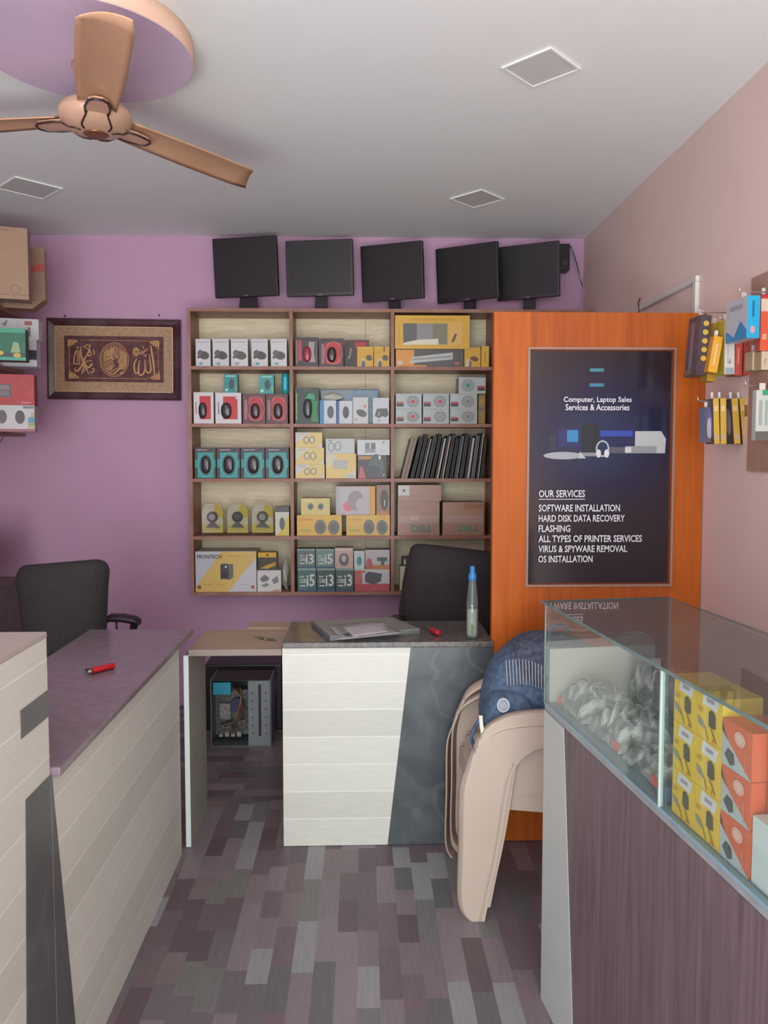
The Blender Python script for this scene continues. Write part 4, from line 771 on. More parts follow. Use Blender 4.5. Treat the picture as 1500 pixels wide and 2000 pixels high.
# ================================================================== LEFT WALL SHELVES
def lshelf(z, label, ye=4.05):
    t = thing('wall_board', label, 'shelf', (0, 0, z)); wd = mat('#8d5f50', .5, var=.1, scale=8)
    MB().box(XL+.001, -1.75, 2.7, ye, -.018, 0, wd, .001).build('board', t)
    for y in (2.9, 3.8): MB().prism([(XL+.001, y, -.019), (-1.85, y, -.019), (XL+.001, y, -.12)], (0, .012, 0), wd).build('bracket', t)
lshelf(2.155, 'topmost wooden shelf board on the left wall, under brown cartons')
lshelf(1.868, 'middle wooden shelf board on the left wall, under white and green boxes')
lshelf(1.548, 'lowest wooden shelf board on the left wall, under the white mouse carton')
def lbox(name, label, cat, xr, yt, zb, Y, w, d, base, pr, rz=20, side=None, zt_=None, yo=0, cut=None):
    """box on the left shelves; right front edge placed at photo x=xr on depth Y"""
    p = P(xr, yt, Y); h = (zt_ or p.z)-zb; a = R(rz); b = MB()
    ox = p.x-w*math.cos(a); oy = Y-w*math.sin(a)
    b.box(0, w, 0, d, 0, h, mat(side or base, .5, var=.03)); b.add([(0, -.0002, 0), (w, -.0002, 0), (w, -.0002, h), (0, -.0002, h)], [(0, 1, 2, 3)], mat(base, .5, var=.04))
    prints(b, w, h, pr, -.0003, 0)
    o = b.build(name, None, (ox, oy, zb), a); tag(o, label, cat); return zb+h+.0008
lbox('brown_carton', 'large plain brown carton standing on the top left shelf', 'carton', 53, 446, 2.1565, 3.66, .42, .10, '#a07f66', [('o', .865, .14, .05, .06, .002, '#5f4a3c'), ('r', 0, .05, 1, .065, '#8c6c56'), ('r', .45, .5, .62, .505, '#7c5f4c'), ('r', .5, .44, .6, .46, '#866855'), ('r', .55, .95, .8, .965, '#8b5f4a')], 16, '#8a6b55')
def cut_carton():
    p = P(86, 484, 3.90); w, d = .40, .11; h = p.z-2.1565; t = R(16); b = MB(); m = mat('#9c7a62', .5, var=.05)
    b.prism([(0, 0, .0), (w-.06, 0, .0), (w, 0, .05), (w, 0, h), (0, 0, h)], (0, d, 0), m)
    prints(b, w, h, [('p', [(.6, .55), (1, .62), (1, .76), (.8, .66), (.62, .575)], '#b85048'), ('r', .66, .80, .80, .97, '#a8404c'), ('r', .6, .14, 1, .15, '#7d604e'), ('r', .72, .25, .76, .45, '#856754')], -.0003, 0)
    tag(b.build('brown_carton', None, (p.x-w*math.cos(t), 3.90-w*math.sin(t)+.0, 2.1565), t), 'brown carton with red print behind the plain carton, top left shelf', 'carton')
cut_carton()
zt1 = lbox('router_box', 'white box with a dark blue band, lower one on the middle left shelf', 'box', 71, 664, 1.8688, 3.86, .36, .12, '#cfcdd4', [('r', 0, .26, 1, .62, '#2c2c44'), ('r', .7, .78, .82, .92, '#a8707a'), ('r', 0, 0, 1, .04, '#a7a5ac')], 14)
lbox('router_box', 'white box with vertical writing marks, upper one on the middle left shelf', 'box', 75, 624, zt1, 3.87, .37, .12, '#d0ced2', [('r', .74, .05, .745, .98, '#a9a7ac'), ('r', .83, .70, .92, .9, '#a8505a'), ('r', .86, .15, .90, .6, '#6a6872'), ('p', [(.5, .1), (.62, .2), (.58, .5), (.5, .4)], '#56545c'), ('p', [(.55, .7), (.6, .6), (.63, .95)], '#7c7a82'), ('e', .42, .7, .04, .15, '#a9a7ae')], 14)
lbox('green_box', 'green box with yellow seals in front of the white boxes', 'box', 49, 642, 1.8688, 3.60, .36, .09, '#256b52', [('r', 0, .86, 1, 1, '#3a9a7c'), ('p', [(.55, .22), (.7, .22), (.66, .62), (.58, .62)], '#7f9a6c'), ('p', [(.82, .22), (.94, .22), (.92, .55), (.86, .58)], '#8ba678'), ('r', 0, .12, 1, .24, '#2c3a40'), ('r', 0, 0, 1, .1, '#3fa088'), ('e', .7, .22, .045, .07, '#c9a838'), ('e', .9, .16, .045, .07, '#c9a838'), ('r', .40, .2, .44, .8, '#a9c2b4')], 14, '#1f5a46')
zt1 = lbox('mouse_box', 'white wireless mouse carton on the lowest left shelf', 'carton', 67, 792, 1.5488, 3.78, .36, .10, '#cdc8cc', [('e', .60, .56, .06, .26, '#5a4c50'), ('e', .82, .55, .06, .26, '#3a3236'), ('p', [(.9, .05), (1, .05), (1, .8), (.96, .7)], '#b9a48c'), ('r', .92, .35, 1, .55, '#4a90b0'), ('r', .92, .24, 1, .33, '#7aa054'), ('r', 0, 0, 1, .1, '#96545c'), ('r', .86, .88, .99, .97, '#6a7078')], 14, '#a8a2a6')
lbox('keyboard_box', 'red box with a grey keypad print on the white mouse carton', 'box', 66, 732, zt1, 3.78, .37, .10, '#b93a44', [('r', .5, .25, .73, .68, '#5f4c54'), ('r', .53, .5, .70, .64, '#8a7880'), ('r', .53, .3, .70, .46, '#7a6870'), ('r', .84, .06, .96, .1, '#d07a80')], 14, '#8f2c36')
cable('cable', 'thin dark wire dangling under the lowest left shelf', [XP(9, 843, -1.77), XP(5, 856, -1.77), XP(-4, 872, -1.775), XP(-9, 900, -1.78)], .002, '#4a3a44')

# ================================================================== LEFT DESK AND CHAIR
def left_desk():
    t = thing('wall_desk', 'dark desk along the left wall behind the black chair', 'desk'); g = mat('#6a5a62', .5, var=.06)
    MB().box(XL+.002, -1.80, 2.9, 4.1, .765, .79, mat('#5f4a50', .35, var=.08), .002).build('desktop', t)
    MB().box(-1.822, -1.806, 2.92, 4.08, .0, .764, g).build('front_board', t)
    for y in (2.92, 4.065): MB().box(XL+.003, -1.823, y, y+.015, 0, .764, g).build('end_board', t)
left_desk()
def left_monitor():
    t = thing('monitor', 'black monitor cut off by the left edge, on the wall desk', 'monitor', (-1.985, 3.88, .7908)); k = flat('#262028', .35)
    MB().box(-.17, .155, -.01, .03, .085, .275, k, .012).build('bezel', t); MB().box(-.155, .14, -.0112, -.0103, .1, .262, flat('#1c1a20', .2)).build('screen', t)
    MB().box(-.03, .03, .0, .02, .012, .084, k).build('neck', t); MB().box(-.09, .09, -.05, .06, 0, .0115, k, .003).build('base', t)
left_monitor()
p = P(3, 1100, 3.7)
b = MB(); b.box(-.12, .0, 0, .1, 0, .06, mat('#7d3f48', .5, var=.05), .004); tag(b.build('red_box', None, (-1.835, 3.62, .7908)), 'small dull red box on the wall desk at the left edge', 'box')

def office_chair(name, label, loc, rz, w, h, z0, out, arms=True, thick=.07, col='#2b2829', topd=0.0, topr=0.0):
    """task chair: out = list of (u half-width left, right) along the height gives the outline of the back"""
    t = thing(name, label, 'chair', loc, R(rz)); fab = mat(col, .8, var=.03, scale=160, bump=.15); pl = flat('#1f1b1e', .45)
    n = 30; b = MB(); secs = []; rc = .05
    for j in range(n+1):
        v = j/n; l, r = out(v); ring = []; ww = r-l
        th = thick*min(1, (4*min(v+.02, 1.0-v)+.0)**.5+.12) if j < n else thick*.1
        wt = max(0, (v-.7)/.3)**1.2
        def pt(u, sg):
            e = 2*u-1; q = (1-abs(e)**8)**.5; d = min(u, 1-u)*ww; dz = 0
            if d < rc: dz = rc-math.sqrt(max(0, rc*rc-(rc-d)**2))
            dz += topd*(1-u)**1.6+topr*u**1.6
            return (l+ww*u, .05*e*e+sg*th/2*q-.02+.06*v, z0+h*v-dz*wt)
        U = [0, .015, .04, .08, .13, .2, .3, .4, .5, .6, .7, .8, .87, .92, .96, .985, 1]
        for u in U: ring.append(pt(u, -1))
        for u in U[::-1]: ring.append(pt(u, 1.0001))
        secs.append(ring)
    b.loft(secs, fab, True); b.build('backrest', t)
    b = MB(); b.box(-w*.48, w*.48, -.46, -.02, .42, .50, fab, .035); b.build('seat', t)
    b = MB(); b.tube([(0, .03, z0+.1), (0, .06, z0-.03), (0, .02, .40), (0, -.15, .40)], .022, pl, 10); b.build('back_support', t)
    MB().cyl((0, -.22, .10), (0, -.22, .415), .028, .022, pl).build('gas_lift', t)
    for k in range(5):
        a = 2*PI*k/5+.3; c_, s_ = math.cos(a), math.sin(a)
        lg = MB().tube([(0, -.22, .10), (.14*c_, -.22+.14*s_, .095), (.27*c_, -.22+.27*s_, .07)], [.026, .022, .015], pl, 8).build('leg', t)
        MB().cyl((.27*c_-.012*s_, -.22+.27*s_+.012*c_, .028), (.27*c_+.012*s_, -.22+.27*s_-.012*c_, .028), .027, .027, pl, 14).build('caster', lg)
    if arms:
        for sx in (-1, 1):
            x = sx*(w*.5+.035)
            ar = MB().loft([[(x-.03, y, z-.012), (x+.03, y, z-.012), (x+.034, y, z+.006), (x+.02, y, z+.016), (x-.02, y, z+.016), (x-.034, y, z+.006)] for y, z in ((-.02, .658), (-.05, .676), (-.16, .684), (-.27, .672), (-.30, .655))], pl, True).build('armrest', t)
            MB().tube([(x, -.24, .655), (x, -.22, .52), (x*.75, -.20, .44)], .014, pl, 8).build('arm_post', ar)
    return t
# left chair: back seen from behind/side above the low counter
yc = 3.16; l0 = P(38, 1285, yc).x; 
def outL(v):
    # left edge leans out to the left with height, top corners rounded
    zz = v; L = [(0, P(40, 1290, yc).x), (.35, P(33, 1215, yc).x), (.62, P(22, 1160, yc).x), (.85, P(12, 1120, yc).x), (1, P(12, 1094, yc).x)]
    Rr = [(0, P(201, 1290, yc).x), (1, P(200, 1100, yc).x)]
    def ip(T):
        for a, c in zip(T, T[1:]):
            if v <= c[0]: return a[1]+(c[1]-a[1])*(v-a[0])/(c[0]-a[0])
        return T[-1][1]
    return ip(L)-cxL, ip(Rr)-cxL
cxL = (P(20, 1150, yc).x+P(200, 1150, yc).x)/2
lc_ = office_chair('office_chair', 'black office chair with padded back behind the low left counter', (cxL, yc, 0), 0, .38, 1.003-.56, .56, outL, arms=False, topd=.03)
pl = flat('#2a2028', .45)   # its right armrest, seen beside the back
ax = P(247, 1210, 3.30).x-cxL
ar = MB().loft([[(x, y-.03, z-.014), (x, y+.03, z-.014), (x, y+.034, z+.004), (x, y+.018, z+.014), (x, y-.018, z+.014), (x, y-.034, z+.004)] for x, y, z in ((ax-.072, .1, .735), (ax-.055, .1, .750), (ax+.0, .1, .748), (ax+.05, .1, .738), (ax+.066, .1, .728))], pl, True).build('armrest', lc_)
MB().tube([(ax+.045, .1, .725), (ax+.035, .06, .6), (ax-.06, -.05, .46)], .016, pl, 8).build('arm_post', ar)
MB().tube([(ax-.03, .1, .735), (ax-.03, .1, .70), (ax-.028, .1, .66)], .005, pl, 6).build('lever', ar)
yr = 3.60
cxR = P(885, 1150, yr).x
def outR(v):
    def ip(T):
        for a, c in zip(T, T[1:]):
            if v <= c[0]: return a[1]+(c[1]-a[1])*(v-a[0])/(c[0]-a[0])
        return T[-1][1]
    xl = ip([(0, P(776, 1280, yr).x), (.1, P(777, 1250, yr).x), (.3, P(780, 1210, yr).x), (.6, P(788, 1150, yr).x), (.85, P(797, 1100, yr).x), (1, P(801, 1080, yr).x)])
    xr = ip([(0, .245+cxR), (1, .24+cxR)])
    return xl-cxR, xr-cxR
office_chair('office_chair', 'black executive chair back between the centre desk and the shelf unit', (cxR, yr, 0), 0, .46, 1.012-.56, .56, outR, arms=True, thick=.09, col='#2b2225', topr=.05)

# ================================================================== PC UNDER THE SIDE TABLE
def tower():
    Yt = 3.72; a = P(412, 1468, Yt); c = P(529, 1327, Yt); w = c.x-a.x; h = c.z-a.z; x0 = a.x
    t = thing('computer_case', 'open computer case lying under the side table, cables showing', 'computer', (x0, Yt, .001))
    sl = mat('#6f7476', .35, .4, var=.08, scale=30); dk = flat('#1d1c20', .5); h = c.z-.001; ww = w
    b = MB(); b.box(0, .006, 0, .17, 0, h, sl).box(ww-.006, ww, 0, .17, 0, h, sl).box(.0062, ww-.0062, 0, .17, 0, .006, sl).box(.0062, ww-.0062, 0, .17, h-.006, h, dk).box(.0062, ww-.0062, .16, .17, .0062, h-.0062, dk); b.build('chassis', t)
    b = MB(); bx = ww*.62; b.box(bx, ww-.0065, .0, .05, .0065, h-.0065, mat('#8b9093', .35, .3, var=.06), .001)
    b.box(bx+(ww-bx)*.45, bx+(ww-bx)*.57, -.0006, .0, h*.16, h*.93, flat('#2b2c30'))
    for k in range(6):
        for u in (.2, .78): b.cyl((bx+(ww-bx)*u, -.0008, h*(.2+k*.12)), (bx+(ww-bx)*u, -.0001, h*(.2+k*.12)), .004, .004, flat('#3a3c40'), 10)
    b.build('drive_cage', t)
    MB().box(.012, ww*.33, .01, .06, h*.77, h*.95, mat('#2e9db5', .4, var=.04), .001).build('power_label', t)
    MB().box(.0065, ww*.6, .10, .158, h*.08, h*.76, mat('#3c4040', .5, var=.3, scale=60)).build('motherboard', t)
    MB().cyl((ww*.4, .07, h*.55), (ww*.4, .099, h*.55), .035, .035, flat('#4a4a66', .3), 24).build('cooler', t)
    MB().box(.03, .085, .07, .099, h*.35, h*.58, mat('#7f7d76', .4, var=.3, scale=80)).build('heat_sink', t)
    for k, cc in enumerate(('#a0793a', '#8a3a34', '#4a4a4a', '#33333a', '#7a6a3c')):
        MB().tube([(ww*.33+.01*k, .05, h*.85), (ww*.5, .02+.006*k, h*(.72-.03*k)), (ww*.42+.012*k, .02+.004*k, h*(.45-.02*k)), (ww*.5-.03*k, .06, h*.25), (ww*.3, .09, h*(.15+.04*k))], .003, flat(cc, .4), 6).build('cable', t)
    for k in range(4): MB().box(.03+.03*k, .05+.03*k, .05, .099, h*.1, h*(.14+.03*(k % 2)), mat('#9a9890', .4, var=.3, scale=80)).build('connector', t)
tower()
def dark_case():
    t = thing('computer_case', 'black computer case standing behind the open case', 'computer', (P(400, 1400, 3.95).x, 3.95, .001)); k = flat('#1e1c20', .4)
    w = P(552, 1400, 3.95).x-P(400, 1400, 3.95).x; h = P(470, 1298, 3.95).z
    MB().box(0, w, 0, .2, 0, h, k, .008).build('shell', t); MB().box(w-.05, w-.03, -.003, -.0005, h*.55, h*.8, flat('#6e2a34')).build('red_strip', t); MB().box(.02, .1, -.003, -.0005, h*.86, h*.9, flat('#2b2a2e')).build('drive_slot', t)
dark_case()

# ================================================================== THINGS ON THE COUNTERS
def lighter():
    p = Z(196, 1312, zl); d = (Z(219, 1302, zl)-Z(174, 1313, zl)); a = math.atan2(d.y, d.x); L = .088
    t = thing('red_lighter', 'red cigarette lighter lying on the dark left counter', 'lighter', (p.x, p.y, zl+.0095), a); M = Matrix.Diagonal((1, 1, .72, 1))
    secs = [[(x, r*1.15*math.cos(2*PI*k/16), r*.7*math.sin(2*PI*k/16)) for k in range(16)] for x, r in ((L/2, .010), (L/2-.003, .0125), (-L/2+.018, .0125), (-L/2+.016, .012))]
    MB().loft(secs, flat('#c9202c', .25), True).build('body', t)
    MB().loft([[(x, r*1.1*math.cos(2*PI*k/16), r*.7*math.sin(2*PI*k/16)) for k in range(16)] for x, r in ((-L/2+.0155, .0115), (-L/2+.003, .011), (-L/2, .0085))], mat('#b9b4ae', .2, .9), True).build('metal_hood', t)
    MB().cyl((-L/2+.002, -.006, .006), (-L/2+.002, .006, .006), .004, .004, flat('#3a3436')).build('wheel', t)
lighter()
def keys():
    p = Z(519, 1249, .734); t = thing('key_ring', 'small bunch of metal keys on the beige side table', 'keys', (p.x, p.y, .7358)); mk = mat('#8c8278', .3, .8)
    MB().tube([(.013*math.cos(2*PI*k/20), .013*math.sin(2*PI*k/20), 0) for k in range(21)], .0014, mk, 6).build('ring', t)
    for i, a in enumerate((10, -35, 150)):
        M = Matrix.Rotation(R(a), 4, 'Z'); MB().prism([(x*.9, y, -.0008+.0016*i) for x, y in ((.012, -.003), (.018, -.009), (.03, -.009), (.034, -.003), (.06, -.003), (.063, 0), (.06, .003), (.034, .003), (.03, .009), (.018, .009), (.012, .003))], (0, 0, .0015), mk, M=M).build('key', t)
keys()
# laptop with papers on the centre desk
def desk_papers():
    z = zc+.0005; q = [Z(x, y, z) for x, y in ((645, 1252), (820, 1237), (765, 1214), (608, 1221))]
    b = MB(); b.prism([(v.x, v.y, z) for v in q], (0, 0, .012), mat('#6f7172', .35, var=.08), False)
    o = thing('closed_laptop', 'closed grey laptop lying under papers on the centre desk', 'laptop'); b.build('base', o)
    b = MB(); b.prism([(v.x*.998+.0006, v.y+.0005, z+.0125) for v in q], (0, 0, .006), mat('#7d8082', .3, var=.05)); b.build('lid', o)
    z1 = z+.0192
    def sheet(name, lab, pts, zz, col, cat='paper', pr=None, curl=.0):
        P3 = [Z(x, y, zz) for x, y in pts]; b = MB(); A, B2, C, D = P3
        f = lambda u, v: ((A*(1-u)+B2*u)*(1-v)+(D*(1-u)+C*u)*v)+Vector((0, 0, curl*abs(math.sin(u*PI))*math.sin(v*PI)))
        b.surf(f, 8, 8, .0008, mat(col, .6, var=.05, scale=30))
        if pr:
            for (u0, v0, u1, v1, c) in pr: b.add([f(u0, v0)+Vector((0, 0, .0012)), f(u1, v0)+Vector((0, 0, .0012)), f(u1, v1)+Vector((0, 0, .0012)), f(u0, v1)+Vector((0, 0, .0012))], [(0, 1, 2, 3)], flat(c))
        tag(b.build(name), lab, cat)
    sheet('newspaper', 'large grey printed sheet spread over the closed laptop', [(668, 1249), (790, 1236), (735, 1213), (640, 1222)], z1+.001, '#a09fa0', pr=[(.1, .1, .5, .35, '#4f5354'), (.55, .55, .9, .8, '#8a898c'), (.1, .5, .45, .9, '#8f8e91')])
    sheet('paper_sheet', 'pale crumpled paper sheet on top of the printed sheet', [(690, 1243), (760, 1234), (752, 1215), (668, 1224)], z1+.004, '#bdb4ba', curl=.006)
    sheet('receipt', 'small white slip lying at the front edge of the papers', [(656, 1249), (706, 1245), (704, 1241), (660, 1244)], z1+.003, '#b9bab8')
desk_papers()
def screwdriver():
    p = Z(847, 1238, zc); t = thing('screwdriver', 'red-handled screwdriver on the centre desk beside the papers', 'screwdriver', (p.x, p.y, zc+.0125), R(112))
    MB().loft([[(x, r*math.cos(2*PI*k/14), r*math.sin(2*PI*k/14)) for k in range(14)] for x, r in ((-.045, .007), (-.04, .0115), (-.01, .012), (.012, .0085), (.02, .010), (.024, .006))], flat('#a3242e', .2), True).build('handle', t)
    MB().tube([(.024, 0, 0), (.10, 0, -.004)], .0028, mat('#8a8688', .3, .9), 8).build('shaft', t)
screwdriver()
def bottle():
    p = Z(922, 1246, zc); z1 = P(922, 1106, p.y).z-zc; H = z1; t = thing('water_bottle', 'slim clear bottle with blue cap on the centre desk', 'bottle', (p.x, p.y, zc+.0008)); r = .0215
    cl = dusty('bottle_plastic', (.72, .76, .76, 1), 1.5, .22, '#a9b2b4')
    MB().lathe([(.0, 0), (r*.9, .001), (r, .008), (r, H*.42), (r*.95, H*.55), (r*.72, H*.72), (r*.62, H*.80), (r*.60, H*.84)], (0, 0, 0), cl, 28).build('body', t)
    MB().lathe([(0, .010), (r*.82, .010), (r*.86, .02), (r*.86, H*.40), (0, H*.405)], (0, 0, 0), mat('#cfd0b8', .4, var=.04), 24).build('contents', t)
    MB().lathe([(r*.66, H*.805), (r*.70, H*.81), (r*.70, H*.88), (r*.45, H*.91), (r*.45, H*.985), (r*.3, H), (0, H)], (0, 0, 0), mat('#2a7cc0', .3, var=.03), 24).build('cap', t)
    b = MB(); b.loft([[(r*1.01*math.cos(a), r*1.01*math.sin(a), z) for z in (.015, H*.2)] for a in [R(250+i*8) for i in range(4)]], flat('#5a6b50'), True, closed=False, caps=False); b.build('label', t)
bottle()

# ================================================================== PLASTIC CHAIRS AND BACKPACK
m_pl = mat('#bca99b', .38, var=.03, scale=6, spec=.5)
Yn, Yf_ = 2.285, 2.695
def plastic_chair(label, dx, dz, sy=1.0):
    """monobloc chair facing the aisle (towards -X); far and near side panels at Yf_ and Yn"""
    t = thing('plastic_chair', label, 'chair', (dx, 2.49*(1-sy), dz), 0, None); t.scale = (1, sy, 1)
    outer = [(.335, .001), (.309, .055), (.311, .24), (.312, .40), (.325, .472), (.340, .536), (.372, .578), (.43, .607), (.50, .617), (.58, .618), (.72, .612), (.80, .62)]
    inner = [(.374, .001), (.392, .10), (.411, .195), (.428, .30), (.440, .39), (.455, .47), (.478, .512), (.516, .542), (.56, .553), (.64, .556), (.74, .552), (.80, .55)]
    def dense(pts):
        q = []
        for i in range(len(pts)-1):
            p0 = pts[max(i-1, 0)]; p1 = pts[i]; p2 = pts[i+1]; p3 = pts[min(i+2, len(pts)-1)]
            for k in range(4):
                u = k/4; q.append(tuple(.5*((2*p1[j])+(-p0[j]+p2[j])*u+(2*p0[j]-5*p1[j]+4*p2[j]-p3[j])*u*u+(-p0[j]+3*p1[j]-3*p2[j]+p3[j])*u**3) for j in (0, 1)))
        return q+[pts[-1]]
    OU, IN = dense(outer), dense(inner); cut = 20
    for sgn, Y0 in ((1, Yn), (-1, Yf_)):
        lean = lambda z: Y0-sgn*(.012*(z/.6))
        plate = [[(o[0], lean(o[1]), o[1]), (i[0], lean(i[1]), i[1]), (i[0], lean(i[1])+sgn*.005, i[1]), (o[0], lean(o[1])+sgn*.005, o[1])] for o, i in zip(OU, IN)]
        rim = []
        for k, o in enumerate(OU):
            a_, c_ = OU[max(k-1, 0)], OU[min(k+1, len(OU)-1)]; tx, tz = c_[0]-a_[0], c_[1]-a_[1]; L_ = math.hypot(tx, tz) or 1; nx, nz = -tz/L_, tx/L_
            f = min(1, max(0, (k-12)/14)); f = f*f*(3-2*f); sh = .018*(1-f)-.010*f; w_ = .034*(1-f)+.056*f; y0 = lean(o[1])
            P_ = lambda n_, yy: (o[0]+nx*n_, y0+sgn*yy, o[1]+nz*n_)
            rim.append([P_(0, -.001), P_(sh*.4+.004*f, w_*.3), P_(sh*.8+.005*f, w_*.75), P_(sh, w_), P_(sh-.006, w_-.001), P_(sh*.8-.002, w_*.7), P_(-.006, .004)])
        b = MB(); b.loft(plate[:cut+1], m_pl, False); b.loft(rim[:cut+1], m_pl, True)
        b.tube([(i[0]-.016, lean(i[1])-sgn*.001, i[1]) for i in IN[:cut+4]], .003, m_pl, 6); b.build('front_leg', t)
        b = MB(); b.loft(plate[cut:], m_pl, False); b.loft(rim[cut:], m_pl, True); b.build('armrest', t)
        b = MB(); bk = [(.80, .60, .87, .52), (.79, .42, .85, .40), (.81, .2, .855, .2), (.835, 0.001, .87, 0.001)]
        b.loft([[(x0, Y0, z0), (x1, Y0, z1), (x1, Y0+sgn*.03, z1), (x1-.006, Y0+sgn*.03, z1), (x1-.008, Y0+sgn*.006, z1), (x0, Y0+sgn*.006, z0)] for x0, z0, x1, z1 in bk], m_pl, False); b.build('rear_leg', t)
    # solid side panels between armrest and seat
    for Y0, sg in ((Yn, 1), (Yf_, -1)):
        y_ = Y0+sg*.022
        MB().loft([[(x, y_, zb2), (x, y_+sg*.003, zb2), (x, y_+sg*.003, zt2), (x, y_, zt2)] for x, zb2, zt2 in ((.44, .395, .50), (.48, .392, .545), (.55, .39, .553), (.65, .39, .555), (.79, .39, .553))], m_pl, False).build('side_panel', t)
    # seat pan with apron
    def fs(u, v):
        x = .345+.47*u; y = Yn+.03+(Yf_-Yn-.06)*v; return (x, y, .425-.02*math.sin(PI*min(1, u*1.1))*math.sin(PI*v)-.03*max(0, .12-u)/.12*.6)
    b = MB(); b.surf(fs, 14, 14, .004, m_pl)
    for y in (Yn+.026, Yf_-.03): b.loft([[(x, y, .415), (x, y+.004, .415), (x, y+.004, .330+.02*abs(x-.58)/.2), (x, y, .330+.02*abs(x-.58)/.2)] for x in (.35, .45, .58, .70, .81)], m_pl, False)
    b.loft([[(.343, y, .405), (.347, y, .405), (.343, y, .37-.02*abs(v)), (.339, y, .37-.02*abs(v))] for v, y in [(k/4-1, Yn+.03+(Yf_-Yn-.06)*k/8) for k in range(9)]], m_pl, False); b.build('seat', t)
    def fb(u, v):
        y = Yn+.02+(Yf_-Yn-.04)*u; e = 2*u-1; return (.80+.10*v-.05*e*e+.02, y, .42+.38*v-.05*e*e*v)
    b = MB(); b.surf(fb, 14, 10, .004, m_pl); b.tube([Vector(fb(k/14, 1)) for k in range(15)], .006, m_pl, 8); b.build('backrest', t)
plastic_chair('beige plastic armchair, lower of the stacked pair, left of the display counter', .0, .0)
plastic_chair('beige plastic armchair nested on top of the other, carrying the backpack', .018, .042, .974)

def backpack():
    t = thing('backpack', 'navy blue backpack slumped on the beige plastic chair', 'backpack', (0, 0, 0)); nv = mat('#35516f', .8, var=.12, scale=60, bump=.25); dk = mat('#2f3a52', .85, var=.12, scale=60, bump=.25)
    def lump(c, r, e, m, seed, amp, tilt=0, n=30):
        b = MB(); rnd = random.Random(seed); bm = bmesh.new(); bmesh.ops.create_icosphere(bm, subdivisions=4, radius=1)
        K = [(Vector((rnd.uniform(-1, 1), rnd.uniform(-1, 1), rnd.uniform(-1, 1))).normalized(), rnd.uniform(2, 5), rnd.uniform(0, 6), rnd.uniform(-1, 1)) for _ in range(8)]
        M = Matrix.Rotation(R(tilt), 3, 'Y')
        for v in bm.verts:
            q = v.co.normalized(); s = sum(a[3]*math.sin(a[1]*q.dot(a[0])*2+a[2]) for a in K)*amp/4
            sg = lambda x: math.copysign(abs(x)**e, x); p_ = Vector((sg(q.x)*r[0], sg(q.y)*r[1], sg(q.z)*r[2]))*(1+s); v.co = Vector(c)+M @ p_
        b.frombm(bm, m, True); return b
    z0 = .452
    lump((.545, 2.485, z0+.185), (.150, .115, .185), .72, nv, 1, .05, 12).build('body', t)
    lump((.615, 2.475, z0+.295), (.150, .110, .110), .75, dk, 2, .05, 4).build('top_flap', t)
    lump((.458, 2.395, z0+.125), (.082, .062, .120), .75, nv, 3, .04, 6).build('front_pocket', t)
    # mesh panel: striped pale net on the upper body
    def fm(u, v): x = .455+.135*u; return (x, 2.372-.012*math.sin(PI*u)+.03*(1-u)*(v), z0+.262+.075*v-.03*u+.02*math.sin(PI*u))
    b = MB()
    for k in range(15): b.tube([Vector(fm(k/14, j/4)) for j in range(5)], .0018, flat('#a9aab4', .6), 5)
    b.build('mesh_panel', t)
    p = P(984, 1379, 2.318); b = MB(); gm = flat('#c3c6cc', .4)
    Mt = Matrix.Translation((p.x, 2.325, p.z)); b.prism([(x, 0, z) for x, z in cyc(0, 0, .0195, .0225, 28)], (0, .012, 0), flat('#8b93a2', .4), M=Mt)
    b.add([(x, -.0006, z) for x, z in cyc(0, 0, .0195, .0225, 28)]+[(x, -.0006, z) for x, z in cyc(0, 0, .0165, .0192, 28)], [(i, (i+1) % 28, 28+(i+1) % 28, 28+i) for i in range(28)], gm, M=Mt)
    b.tube([(-.008, -.001, .008), (-.003, -.001, -.008), (.001, -.001, .004), (.005, -.001, .009)], .0018, gm, 6, M=Mt); b.tube([(.003, -.001, .002), (.009, -.001, .003), (.007, -.001, -.006), (.001, -.001, -.007)], .0015, gm, 6, M=Mt); b.build('logo_badge', t)
    cr = flat('#d6d3c4', .6)
    def strap(pts, w, m): 
        b = MB(); secs = [[(q[0]-w/2, q[1], q[2]), (q[0]+w/2, q[1], q[2]), (q[0]+w/2, q[1]+.003, q[2]), (q[0]-w/2, q[1]+.003, q[2])] for q in pts]; b.loft(secs, m, False); return b
    def pts(a, Y): return [tuple(P(x, y, Y)) for x, y in a]
    strap(pts([(939, 1398), (940, 1415), (943, 1432), (946, 1446)], 2.30), .011, cr).build('strap', t)
    strap(pts([(1030, 1405), (1032, 1416), (1035, 1428)], 2.30), .010, cr).build('strap', t)
    strap(pts([(1024, 1408), (1026, 1420), (1028, 1430)], 2.302), .006, cr).build('strap', t)
    MB().tube([Vector(P(x, y, 2.38)) for x, y in ((940, 1400), (928, 1420), (920, 1440), (926, 1458), (940, 1462))], .007, nv, 8).build('shoulder_strap', t)
    MB().tube([(.60, 2.47, z0+.385), (.62, 2.47, z0+.43), (.66, 2.47, z0+.43), (.68, 2.47, z0+.39)], .007, dk, 8).build('carry_handle', t)
backpack()

